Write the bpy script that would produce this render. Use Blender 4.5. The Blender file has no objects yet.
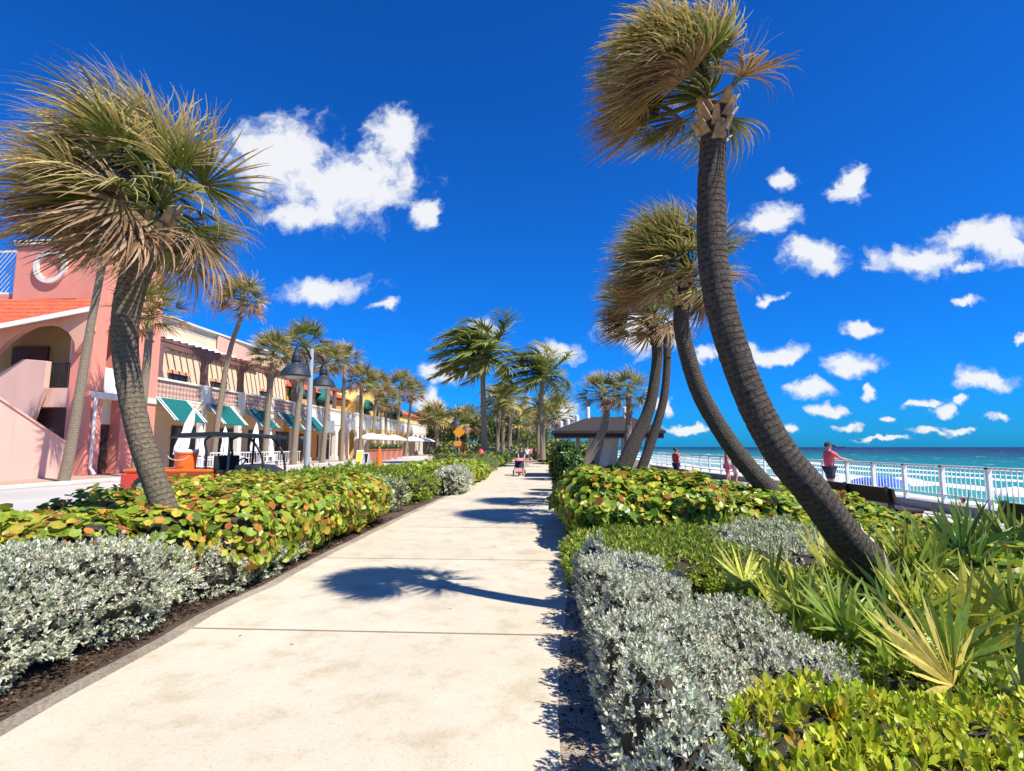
import bpy, math, random
import numpy as np
from mathutils import Vector
rad=math.radians
SC=bpy.context.scene; COL=SC.collection
# ------------------------------------------------------------------ camera calibration
FPX=550.0; H=1.65; YAW=rad(3.42); PIT=math.atan(61.5/550)
_f=np.array([-math.sin(YAW)*math.cos(PIT),math.cos(YAW)*math.cos(PIT),math.sin(PIT)])
_r=np.array([math.cos(YAW),math.sin(YAW),0.0]); _u=np.cross(_r,_f)
def ray(px,py): return _f+_r*(px-512)/FPX-_u*(py-385.5)/FPX
def P(px,py,D):
    d=ray(px,py); t=D/d[1]; return np.array([d[0]*t,D,H+d[2]*t])
def G(px,py,z=0.0):
    d=ray(px,py); t=(z-H)/d[2]; return np.array([d[0]*t,d[1]*t,z])
def OA(px):return math.cos(math.atan(abs(px-512)/FPX))
def W(px,py,X):
    d=ray(px,py); t=X/d[0]; return np.array([X,d[1]*t,H+d[2]*t])
SUN=np.array([.62,-.38,1.0]); SUN/=np.linalg.norm(SUN)
# ------------------------------------------------------------------ scene helpers
ORG={}
def tag(o,label=None,cat=None,group=None,kind=None):
    if label: o['label']=label
    if cat: o['category']=cat
    if group: o['group']=group
    if kind: o['kind']=kind
    return o
def thing(name,label,cat,loc,group=None,rz=0):
    o=bpy.data.objects.new(name,None); COL.objects.link(o); o.empty_display_size=.2
    o.location=[float(v) for v in loc]; o.rotation_euler=(0,0,rz); ORG[o.name]=np.array(loc,float)
    return tag(o,label,cat,group)
def link(name,me,mat,parent):
    o=bpy.data.objects.new(name,me); COL.objects.link(o)
    if mat: me.materials.append(mat)
    if parent is not None:
        o.parent=parent; ORG[o.name]=ORG.get(parent.name,np.zeros(3))
    return o
def relo(V,parent):
    V=np.asarray(V,dtype=np.float64)
    if parent is not None: V=V-ORG.get(parent.name,np.zeros(3))
    return V
def mesh_np(name,V,F,mat,parent=None,col=None,smooth=False,attr=None):
    V=relo(V,parent); F=np.asarray(F,dtype=np.int32); m,k=F.shape
    me=bpy.data.meshes.new(name)
    me.vertices.add(len(V)); me.vertices.foreach_set('co',V.astype(np.float32).ravel())
    me.loops.add(m*k); me.loops.foreach_set('vertex_index',F.ravel())
    me.polygons.add(m); me.polygons.foreach_set('loop_start',np.arange(0,m*k,k,dtype=np.int32))
    if smooth: me.polygons.foreach_set('use_smooth',np.ones(m,dtype=bool))
    me.update(calc_edges=True)
    if col is not None:
        a=me.color_attributes.new('Col','FLOAT_COLOR','POINT')
        c=np.ones((len(V),4),dtype=np.float32); c[:,:3]=col; a.data.foreach_set('color',c.ravel())
    if attr is not None:
        a=me.attributes.new('along','FLOAT','POINT'); a.data.foreach_set('value',np.asarray(attr,dtype=np.float32))
    return link(name,me,mat,parent)
class MB:
    def __init__(s): s.v=[]; s.f=[]
    def add(s,V,F):
        b=len(s.v); s.v+= [tuple(map(float,p)) for p in V]; s.f+= [tuple(i+b for i in f) for f in F]; return s
    def box(s,x0,x1,y0,y1,z0,z1):
        if x1<x0:x0,x1=x1,x0
        if y1<y0:y0,y1=y1,y0
        if z1<z0:z0,z1=z1,z0
        V=[(x,y,z) for z in(z0,z1) for y in(y0,y1) for x in(x0,x1)]
        return s.add(V,[(0,2,3,1),(4,5,7,6),(0,1,5,4),(2,6,7,3),(0,4,6,2),(1,3,7,5)])
    def beam(s,a,b,w,h,up=(0,0,1)):
        a=np.array(a,float);b=np.array(b,float);d=b-a;d/=np.linalg.norm(d);up=np.array(up,float)
        if abs(d@up)>.98: up=np.array([0,1,0.])
        r=np.cross(d,up);r/=np.linalg.norm(r);u=np.cross(r,d)
        V=[p+r*sx*w/2+u*sz*h/2 for p in(a,b) for sx,sz in((-1,-1),(1,-1),(1,1),(-1,1))]
        return s.add(V,[(0,1,2,3),(7,6,5,4),(0,4,5,1),(1,5,6,2),(2,6,7,3),(3,7,4,0)])
    def prism(s,poly,vec):
        n=len(poly);poly=[np.array(p,float) for p in poly];vec=np.array(vec,float)
        V=poly+[p+vec for p in poly]
        F=[tuple(range(n)),tuple(range(2*n-1,n-1,-1))]+[(i,i+n,(i+1)%n+n,(i+1)%n) for i in range(n)]
        return s.add(V,F)
    def tube(s,pts,r,n=10,cap=True):
        pts=[np.array(p,float) for p in pts]
        if not hasattr(r,'__len__'): r=[r]*len(pts)
        V=[];F=[];pu=np.array([.13,.37,.9])
        for i,p in enumerate(pts):
            d=pts[min(i+1,len(pts)-1)]-pts[max(i-1,0)];d/=np.linalg.norm(d)+1e-9
            a=np.cross(d,pu)
            if np.linalg.norm(a)<.1:a=np.cross(d,[1,0,0])
            a/=np.linalg.norm(a);b=np.cross(d,a)
            for k in range(n):
                t=2*math.pi*k/n;V.append(p+(a*math.cos(t)+b*math.sin(t))*r[i])
        for i in range(len(pts)-1):
            for k in range(n):F.append((i*n+k,i*n+(k+1)%n,(i+1)*n+(k+1)%n,(i+1)*n+k))
        if cap:F+= [tuple(range(n-1,-1,-1)),tuple(range((len(pts)-1)*n,len(pts)*n))]
        return s.add(V,F)
    def lathe(s,c,prof,n=20,ax=None):
        c=np.array(c,float);V=[];F=[]
        for r,z in prof:
            for k in range(n):
                t=2*math.pi*k/n
                if ax=='x':V.append(c+np.array([z,r*math.cos(t),r*math.sin(t)]))
                elif ax=='y':V.append(c+np.array([r*math.cos(t),z,r*math.sin(t)]))
                else:V.append(c+np.array([r*math.cos(t),r*math.sin(t),z]))
        m=len(prof)
        for i in range(m-1):
            for k in range(n):F.append((i*n+k,i*n+(k+1)%n,(i+1)*n+(k+1)%n,(i+1)*n+k))
        F+= [tuple(range(n-1,-1,-1)),tuple(range((m-1)*n,m*n))]
        return s.add(V,F)
    def build(s,name,mat,parent=None,smooth=False,bevel=0):
        me=bpy.data.meshes.new(name);V=relo(np.array(s.v),parent)
        me.from_pydata([tuple(p) for p in V],[],s.f);me.validate();me.update()
        import bmesh
        bm=bmesh.new();bm.from_mesh(me);bmesh.ops.recalc_face_normals(bm,faces=bm.faces);bm.to_mesh(me);bm.free()
        if smooth:
            me.polygons.foreach_set('use_smooth',[True]*len(me.polygons))
            me.set_sharp_from_angle(angle=rad(40))
        o=link(name,me,mat,parent)
        if bevel:
            b=o.modifiers.new('b','BEVEL');b.width=bevel;b.segments=2;b.limit_method='ANGLE'
        return o
def dup(root,loc,rz=None,label=None,scale=None,group=None):
    r=root.copy();COL.objects.link(r);r.location=[float(v) for v in loc]
    if rz is not None:r.rotation_euler=(0,0,rz)
    if label:r['label']=label
    if scale:r.scale=(scale,)*3
    if group:r['group']=group
    for ch in list(root.children):
        c=ch.copy();COL.objects.link(c);c.parent=r
        for g in ch.children:
            d=g.copy();COL.objects.link(d);d.parent=c
    return r
# ------------------------------------------------------------------ materials
def nmat(name):
    m=bpy.data.materials.new(name);m.use_nodes=True;nt=m.node_tree
    return m,nt,nt.nodes['Principled BSDF']
def N(nt,t,**kw):
    n=nt.nodes.new(t)
    for k,v in kw.items():
        if k.startswith('i_'):
            key=k[2:]; key=int(key) if key.isdigit() else key.replace('_',' ')
            n.inputs[key].default_value=v
        else:setattr(n,k,v)
    return n
def ramp(nt,fac,stops,interp='LINEAR'):
    r=nt.nodes.new('ShaderNodeValToRGB');e=r.color_ramp.elements;r.color_ramp.interpolation=interp
    while len(e)<len(stops):e.new(.5)
    for i,(p,c) in enumerate(stops):e[i].position=p;e[i].color=(*c,1) if len(c)==3 else c
    nt.links.new(fac,r.inputs[0]);return r
def mix(nt,f,a,b,mode='MIX'):
    n=nt.nodes.new('ShaderNodeMix');n.data_type='RGBA';n.blend_type=mode
    for s,v in ((0,f),(6,a),(7,b)):
        if hasattr(v,'is_linked') or isinstance(v,bpy.types.NodeSocket):nt.links.new(v,n.inputs[s])
        else:n.inputs[s].default_value=v if s==0 else (*v,1)
    return n.outputs[2]
def bump(nt,b,h,st,dist=.02):
    bn=N(nt,'ShaderNodeBump');bn.inputs['Strength'].default_value=st;bn.inputs['Distance'].default_value=dist
    nt.links.new(h,bn.inputs['Height']);nt.links.new(bn.outputs[0],b.inputs['Normal']);return bn
def geo(nt):return N(nt,'ShaderNodeNewGeometry').outputs['Position']
def noise(nt,vec,scale,detail=4,rough=.55,sc3=None):
    n=N(nt,'ShaderNodeTexNoise');n.inputs['Scale'].default_value=scale;n.inputs['Detail'].default_value=detail;n.inputs['Roughness'].default_value=rough
    if sc3:
        mp=N(nt,'ShaderNodeMapping');mp.inputs['Scale'].default_value=sc3;nt.links.new(vec,mp.inputs[0]);vec=mp.outputs[0]
    nt.links.new(vec,n.inputs['Vector']);return n.outputs[0]
def plain(name,c,rough=.6,metal=0,var=.12,scale=3,bmp=.15,spec=.4):
    m,nt,b=nmat(name);p=geo(nt);n1=noise(nt,p,scale,5)
    lo=tuple(v*(1-var) for v in c);hi=tuple(min(1,v*(1+var)) for v in c)
    r=ramp(nt,n1,[(.3,lo),(.7,hi)]);nt.links.new(r.outputs[0],b.inputs['Base Color'])
    b.inputs['Roughness'].default_value=rough;b.inputs['Metallic'].default_value=metal;b.inputs['Specular IOR Level'].default_value=spec
    if bmp:bump(nt,b,noise(nt,p,scale*14,4),bmp,.01)
    return m
def stucco(name,c,stain=.25):
    m,nt,b=nmat(name);p=geo(nt)
    a=noise(nt,p,.6,4,sc3=(1,1,.3));r=ramp(nt,a,[(.25,tuple(v*(1-stain) for v in c)),(.6,c)])
    st=noise(nt,p,1.2,5,.7,sc3=(1.5,1.5,.12));rs=ramp(nt,st,[(.55,(1,1,1)),(.85,(.72,.68,.64))])
    nt.links.new(mix(nt,1.0,r.outputs[0],rs.outputs[0],'MULTIPLY'),b.inputs['Base Color'])
    b.inputs['Roughness'].default_value=.85;bump(nt,b,noise(nt,p,40,3),.25,.01);return m
def leafmat(name,trans=.3,rough=.45,spec=.4):
    m,nt,b=nmat(name);a=N(nt,'ShaderNodeAttribute');a.attribute_name='Col'
    n=noise(nt,geo(nt),30,3);r=ramp(nt,n,[(.3,(.75,.75,.75)),(.7,(1.15,1.15,1.15))])
    c=mix(nt,1.0,a.outputs['Color'],r.outputs[0],'MULTIPLY')
    nt.links.new(c,b.inputs['Base Color']);b.inputs['Roughness'].default_value=rough;b.inputs['Specular IOR Level'].default_value=spec
    t=N(nt,'ShaderNodeBsdfTranslucent');nt.links.new(c,t.inputs[0])
    mx=N(nt,'ShaderNodeMixShader');mx.inputs[0].default_value=trans
    nt.links.new(b.outputs[0],mx.inputs[1]);nt.links.new(t.outputs[0],mx.inputs[2])
    nt.links.new(mx.outputs[0],nt.nodes['Material Output'].inputs[0]);return m
M={}
M['palm']=leafmat('palm_leaf',.3,.5,.3); M['leaf']=leafmat('shrub_leaf',.38,.38,.45); M['silver']=leafmat('silver_leaf',.25,.55,.4)
M['coredark']=plain('dark_core_fill',(.035,.028,.018),.9,0,.5,9)
M['white']=plain('white_paint',(.75,.74,.7),.5,0,.06); M['black']=plain('black_metal',(.02,.022,.025),.4,0,.3,5,.05)
M['lampdark']=plain('lamp_slate',(.02,.03,.045),.6,0,.3,8,.1)
M['pole']=plain('pole_grey',(.42,.43,.42),.5,.1,.12,5,.1)
M['pink']=stucco('pink_stucco',(.8,.29,.21),.16); M['salmon']=stucco('salmon_stucco',(.76,.4,.28),.12)
M['blush']=stucco('blush_stucco',(.78,.48,.38),.15)
M['cream']=stucco('cream_stucco',(.82,.66,.46),.12); M['wcream']=stucco('white_cream',(.78,.73,.62),.1)
M['ochre']=stucco('ochre_stucco',(.5,.36,.17),.2); M['orange']=stucco('orange_stucco',(.78,.4,.11),.15)
M['yellow']=stucco('yellow_stucco',(.8,.56,.16),.12)
M['purple']=plain('pergola_maroon',(.2,.105,.09),.6,0,.25,6)
M['teal']=plain('teal_canvas',(.0,.12,.11),.7,0,.12,4,.1); M['glass']=plain('dark_glass',(.02,.025,.03),.12,0,.4,2,0,.8)
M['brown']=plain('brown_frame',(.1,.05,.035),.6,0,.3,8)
M['red']=plain('red_plastic',(.65,.06,.04),.4,0,.1); M['orangep']=plain('orange_paint',(.85,.16,.02),.4,0,.1)
M['yel']=plain('sign_yellow',(.85,.7,.05),.5,0,.08); M['sorange']=plain('sign_orange',(.9,.35,.02),.5,0,.08)
M['roofd']=plain('roof_brown',(.035,.025,.022),.7,0,.3,6,.4)
M['cloth']=plain('white_canvas',(.8,.8,.78),.8,0,.05,4,.2); M['blue']=plain('blue_canvas',(.03,.12,.6),.7,0,.1)
M['rubber']=plain('rubber',(.02,.02,.02),.8,0,.3,12); M['skin']=plain('skin',(.5,.28,.19),.55,0,.06,5,.05)
M['coral']=plain('coral_shirt',(.8,.14,.15),.85,0,.1,8,.3); M['navy']=plain('navy_cloth',(.03,.04,.08),.85,0,.2,8,.3)
M['hair']=plain('hair_dark',(.04,.02,.012),.6,0,.4,20,.3); M['pinkc']=plain('pink_fabric',(.7,.22,.24),.8,0,.15,8,.2)
M['conc']=plain('concrete',(.42,.38,.31),.85,0,.15,2,.4); M['kerb']=plain('kerb_grey',(.26,.27,.28),.85,0,.2,2,.4)
M['terra']=plain('planter_salmon',(.55,.2,.13),.8,0,.15,3,.2)
M['rail']=plain('rail_white',(.72,.78,.76),.45,0,.08,3,.1); M['bench']=plain('bench_dark',(.045,.028,.02),.6,0,.35,6,.3)
def tiles():
    m,nt,b=nmat('clay_tiles');p=geo(nt)
    w=N(nt,'ShaderNodeTexWave',wave_type='BANDS',bands_direction='Y');w.inputs['Scale'].default_value=1.6;w.inputs['Distortion'].default_value=.6
    nt.links.new(p,w.inputs[0]);n=noise(nt,p,5,4)
    r=ramp(nt,n,[(.3,(.5,.075,.03)),(.7,(.68,.15,.06))]);nt.links.new(r.outputs[0],b.inputs['Base Color'])
    b.inputs['Roughness'].default_value=.8;bump(nt,b,w.outputs[1],.8,.06);return m
M['tiles']=tiles()
def lattice():
    m,nt,b=nmat('lattice_brick');p=geo(nt)
    mp=N(nt,'ShaderNodeMapping');mp.inputs['Rotation'].default_value=(rad(45),0,0);nt.links.new(p,mp.inputs[0])
    ck=N(nt,'ShaderNodeTexChecker');ck.inputs['Scale'].default_value=5;nt.links.new(mp.outputs[0],ck.inputs[0])
    n=noise(nt,p,2.,4);r=ramp(nt,n,[(.3,(.34,.17,.13)),(.7,(.46,.25,.19))])
    c=mix(nt,ck.outputs[1],(.6,.42,.32),r.outputs[0]);nt.links.new(c,b.inputs['Base Color'])
    b.inputs['Roughness'].default_value=.85;bump(nt,b,ck.outputs[1],.6,.04);return m
M['lattice']=lattice()
def bark(name,lo,hi,bands=14):
    m,nt,b=nmat(name);a=N(nt,'ShaderNodeAttribute');a.attribute_name='along';p=geo(nt)
    n1=noise(nt,p,7,6,.7);mm=N(nt,'ShaderNodeMath',operation='MULTIPLY_ADD');nt.links.new(a.outputs['Fac'],mm.inputs[0]);mm.inputs[1].default_value=bands
    nt.links.new(n1,mm.inputs[2]);fr=N(nt,'ShaderNodeMath',operation='FRACT');nt.links.new(mm.outputs[0],fr.inputs[0])
    n2=noise(nt,p,28,6,.7);n3=noise(nt,p,70,3,.7,sc3=(1,1,.25))
    r=ramp(nt,n2,[(.3,lo),(.68,hi)])
    ring=ramp(nt,fr.outputs[0],[(0,(.62,.6,.57)),(.2,(1.05,1.03,1)),(.6,(.95,.95,.95)),(1,(.72,.7,.67))])
    nt.links.new(mix(nt,.85,r.outputs[0],ring.outputs[0],'MULTIPLY'),b.inputs['Base Color'])
    b.inputs['Roughness'].default_value=.92;b.inputs['Specular IOR Level'].default_value=.2
    ad=N(nt,'ShaderNodeMath',operation='ADD');nt.links.new(n2,ad.inputs[0]);nt.links.new(ring.outputs[0],ad.inputs[1])
    ad2=N(nt,'ShaderNodeMath',operation='ADD');nt.links.new(ad.outputs[0],ad2.inputs[0]);nt.links.new(n3,ad2.inputs[1])
    bump(nt,b,ad2.outputs[0],1,.02);return m
M['bark']=bark('palm_bark_grey',(.03,.025,.02),(.15,.125,.1),17); M['barkw']=bark('palm_bark_warm',(.15,.12,.085),(.42,.34,.24),12)
M['barkd']=bark('palm_bark_brown',(.08,.062,.042),(.29,.235,.16),15)
M['boot']=plain('leaf_base',(.4,.27,.15),.9,0,.45,14,.6)
# ------------------------------------------------------------------ foliage generators
def unit(v):return v/(np.linalg.norm(v,axis=-1,keepdims=True)+1e-9)
T_round=(np.array([[0,0,0.]]+[[.5+.5*math.cos(t)*1.0,.52*math.sin(t),.10*math.sin(t)**2] for t in np.linspace(math.pi,-math.pi,8)[:-1]]),None)
T_round[0][0]=[.5,0,-.04]
T_round=(T_round[0],[(0,i,i%7+1) for i in range(1,8)])
T_oval=(np.array([[0,0,0],[.35,.2,.04],[.35,-.2,.04],[.72,.2,.05],[.72,-.2,.05],[1,0,.0],[.5,0,0]]),[(0,2,6),(0,6,1),(1,6,3),(2,4,6),(3,6,5),(4,5,6)])
T_small=(np.array([[0,0,0],[.45,.24,.07],[.45,-.24,.07],[1,0,0],[.5,0,-.03]]),[(0,4,1),(0,2,4),(1,4,3),(4,2,3)])
def leaves(pos,d,nrm,size,tpl,cols):
    V,F=tpl;F=np.array(F);k=len(V);n=len(pos)
    d=unit(d);s=unit(np.cross(nrm,d));u=np.cross(d,s);size=size.reshape(-1,1,1)
    X=pos[:,None,:]+size*(V[None,:,0:1]*d[:,None,:]+V[None,:,1:2]*s[:,None,:]+V[None,:,2:3]*u[:,None,:])
    FF=(F[None]+(np.arange(n)*k)[:,None,None]).reshape(-1,3)
    return X.reshape(-1,3),FF,np.repeat(cols,k,axis=0)
def blob_pts(rng,blobs,n,zmin=0.03,shell=.22,lump=.12):
    """points in the outer shell of a union of ellipsoids"""
    B=np.array(blobs,float);c=B[:,:3];r=B[:,3:6]
    area=(r[:,0]*r[:,1]+r[:,0]*r[:,2]+r[:,1]*r[:,2]);pr=area/area.sum()
    out=[];nn=[];tot=0
    for _ in range(12):
        m=int(n*1.6);i=rng.choice(len(B),m,p=pr);d=unit(rng.normal(size=(m,3)))
        rr=1-shell*rng.random(m)**1.8+lump*(np.sin(d[:,0]*7+i*3)*np.sin(d[:,1]*8+i)+np.sin(d[:,2]*9+i*2))*.5
        p=c[i]+d*r[i]*rr[:,None]
        nv=unit(d/r[i]);ok=p[:,2]>zmin
        for j in range(len(B)):
            q=(((p-c[j])/r[j])**2).sum(1)<(1-shell)**2
            ok&=~(q&(i!=j))
        out.append(p[ok]);nn.append(nv[ok]);tot+=ok.sum()
        if tot>=n:break
    p=np.concatenate(out)[:n];q=np.concatenate(nn)[:n];return p,q
def core_mesh(blobs,parent,k=.8,name='dark_core'):  # solid dark filler added inside the leaves for inner twigs, blocks see-through
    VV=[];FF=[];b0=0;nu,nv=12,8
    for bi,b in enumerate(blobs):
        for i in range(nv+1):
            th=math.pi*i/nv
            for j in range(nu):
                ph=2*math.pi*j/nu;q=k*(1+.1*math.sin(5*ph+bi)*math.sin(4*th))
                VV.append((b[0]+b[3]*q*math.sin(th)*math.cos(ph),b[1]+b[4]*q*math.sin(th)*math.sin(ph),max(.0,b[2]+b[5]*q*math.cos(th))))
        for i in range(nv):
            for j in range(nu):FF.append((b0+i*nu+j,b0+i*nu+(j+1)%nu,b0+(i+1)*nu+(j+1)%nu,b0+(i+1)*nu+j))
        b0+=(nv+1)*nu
    return mesh_np(name,np.array(VV),np.array(FF),M['coredark'],parent)
def pick(rng,n,pal):
    w=np.array([p[3] for p in pal]);C=np.array([p[:3] for p in pal]);i=rng.choice(len(pal),n,p=w/w.sum())
    return np.clip(C[i]*(rng.normal(1,.16,(n,1)))*(rng.normal(1,.05,(n,3))),.003,.95)
PAL_GRAPE=[(.26,.38,.03,4),(.40,.48,.04,5),(.15,.27,.03,2),(.52,.48,.05,1.8),(.6,.28,.05,.6),(.42,.14,.04,.4),(.07,.15,.02,1.0),(.55,.5,.12,.5)]
PAL_GRAPE_RED=[(.27,.38,.03,3.4),(.42,.48,.05,4),(.15,.26,.03,1.4),(.6,.48,.06,2.),(.64,.28,.06,1.),(.45,.15,.05,.6)]
PAL_SILVER=[(.68,.69,.5,5),(.8,.79,.61,3),(.38,.42,.27,2.5),(.2,.25,.12,1.4)]
PAL_GREEN=[(.22,.34,.035,3),(.36,.44,.05,3),(.12,.21,.02,2),(.42,.42,.07,.7)]
PAL_LIME=[(.46,.54,.03,4),(.62,.64,.05,3),(.26,.38,.02,2),(.62,.52,.06,1),(.7,.33,.03,.2)]
PAL_DARK=[(.04,.1,.015,3),(.08,.16,.025,3),(.14,.22,.04,1.5)]
PAL_TREE=[(.06,.1,.02,3),(.12,.16,.03,3),(.2,.2,.05,1.4),(.03,.06,.015,2)]
def shrub(name,label,cat,blobs,n,tpl,size,pal,mat='leaf',seed=1,cluster=1,group=None,core=.8,up=.5,shell=.22,lump=.12,open_=.7):
    rng=np.random.default_rng(seed);B=np.array(blobs,float)
    base=np.array([B[:,0].mean(),B[:,1].mean(),0.]);t=thing(name,label,cat,base,group)
    p,nv=blob_pts(rng,blobs,max(20,n//cluster),shell=shell,lump=lump)
    if cluster>1:
        m=len(p);ax=unit(nv+np.array([0,0,up])+rng.normal(0,.3,(m,3)))
        tint=rng.normal(1,.12,(m,1))
        P0=[];D0=[];C0=[];ref=unit(np.cross(ax,rng.normal(size=(m,3))));r2=np.cross(ax,ref);cc=pick(rng,m,pal)
        for k in range(cluster):
            a=2.4*k;h=k/cluster
            out=ref*math.cos(a)+r2*math.sin(a)
            D0.append(unit(out*(open_*(1.15-h))+ax*(.35+h*.9)+rng.normal(0,.15,(m,3))));P0.append(p+ax*(h*size*.9)+rng.normal(0,size*.1,(m,3)))
            C0.append(np.clip(.55*cc+.45*pick(rng,m,pal),0,.95)*tint)
        pos=np.concatenate(P0);d=np.concatenate(D0);col=np.concatenate(C0)
        axr=np.tile(ax,(cluster,1));nrm=unit(axr+rng.normal(0,.25,axr.shape))
    else:
        m=len(p);pos=p;d=unit(np.cross(nv,rng.normal(size=(m,3)))+rng.normal(0,.3,(m,3))-np.array([0,0,.15]))
        nrm=unit(nv+np.array([0,0,up])+rng.normal(0,.38,(m,3)));col=pick(rng,m,pal)
    sz=size*rng.uniform(.65,1.3,len(pos))
    V,F,C=leaves(pos,d,nrm,sz,tpl,np.clip(col,.003,.95))
    V[:,2]=np.maximum(V[:,2],.012)
    mesh_np('leaves',V,F,M[mat],t,col=C)
    if core:core_mesh(blobs,t,core)
    return t
def row(rng,x0,x1,y0,y1,h,r=.55,jit=.12,zc=.5):
    """rows of ellipsoids filling a rectangle"""
    out=[];nx=max(1,round((x1-x0-2*r)/(r*.95))+1);ny=max(1,round((y1-y0-2*r)/(r*.95))+1)
    for i in range(nx):
        for j in range(ny):
            x=(x0+x1)/2 if nx==1 else x0+r+(x1-x0-2*r)*i/(nx-1);y=(y0+y1)/2 if ny==1 else y0+r+(y1-y0-2*r)*j/(ny-1)
            hh=h*rng.uniform(1-jit,1+jit*.6);out.append((x+rng.normal(0,.05),y+rng.normal(0,.05),hh*zc,r*rng.uniform(.95,1.15),r*rng.uniform(.95,1.2),hh*(1-zc)))
    return out
# ------------------------------------------------------------------ palms
def spline(pts,step):
    pts=np.array(pts,float);out=[]
    q=np.vstack([2*pts[0]-pts[1],pts,2*pts[-1]-pts[-2]])
    for i in range(1,len(q)-2):
        L=np.linalg.norm(q[i+1,:3]-q[i,:3]);n=max(2,int(L/step))
        for k in range(n):
            t=k/n;a,b,c,d=q[i-1],q[i],q[i+1],q[i+2]
            out.append(.5*((2*b)+(c-a)*t+(2*a-5*b+4*c-d)*t*t+(3*b-a-3*c+d)*t**3))
    out.append(q[-2]);return np.array(out)
def trunk_mesh(t,path,mat,sides=20,step=.035,rough=.035,seed=0,ring=.055):
    S=spline(path,step);n=len(S);rng=np.random.default_rng(seed)
    L=np.concatenate([[0],np.cumsum(np.linalg.norm(np.diff(S[:,:3],axis=0),axis=1))])
    V=[];at=[]
    ph=rng.uniform(0,6.28,6)
    for i in range(n):
        d=S[min(i+1,n-1),:3]-S[max(i-1,0),:3];d/=np.linalg.norm(d)
        a=np.cross(d,[0,1,0]);a/=np.linalg.norm(a);b=np.cross(d,a)
        saw=(L[i]/ring)%1
        for k in range(sides):
            u=2*math.pi*k/sides
            r=S[i,3]*(1+rough*(saw-.5)+.022*math.sin(3*u+ph[0]+L[i]*2)+.03*math.sin(L[i]*3.1+ph[1])*math.sin(u+ph[2]+L[i])+rng.normal(0,rough*.35))
            V.append(S[i,:3]+(a*math.cos(u)+b*math.sin(u))*r);at.append(L[i])
    F=[(i*sides+k,i*sides+(k+1)%sides,(i+1)*sides+(k+1)%sides,(i+1)*sides+k) for i in range(n-1) for k in range(sides)]
    mesh_np('trunk',np.array(V),np.array(F),mat,t,attr=at,smooth=True)
    return S
def blades(pos,dr,wid,L,nseg,bend,widths,cb,ct,rng):
    """strips: pos,dr,wid (M,3); returns V,F,C; cb/ct (M,3) colour at base/tip"""
    Mn=len(pos);V=[];C=[];p=pos.copy();d=dr.copy()
    for k in range(nseg+1):
        t=k/nseg;w=widths(t)*L[:,None]
        V.append(p-wid*w);V.append(p+wid*w)
        f=np.clip((t-.3)/.35,0,1);c=cb*(1-f)+ct*f;C.append(c);C.append(c)
        d=unit(d+bend*(.12+t*t)*(2.2/nseg)+rng.normal(0,.045,d.shape));p=p+d*(L[:,None]/nseg)
    V=np.stack(V,1);C=np.stack(C,1);K=2*(nseg+1)
    f0=np.array([(2*k,2*k+1,2*k+3,2*k+2) for k in range(nseg)])
    F=(f0[None]+(np.arange(Mn)*K)[:,None,None]).reshape(-1,4)
    return V.reshape(-1,3),F,C.reshape(-1,3)
def merge(parts):
    V=[];F=[];C=[];b=0
    for v,f,c in parts:
        V.append(v);F.append(f+b);C.append(c);b+=len(v)
    return np.concatenate(V),np.concatenate(F),np.concatenate(C)
G_=np.array([0,0,-1.])
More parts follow.
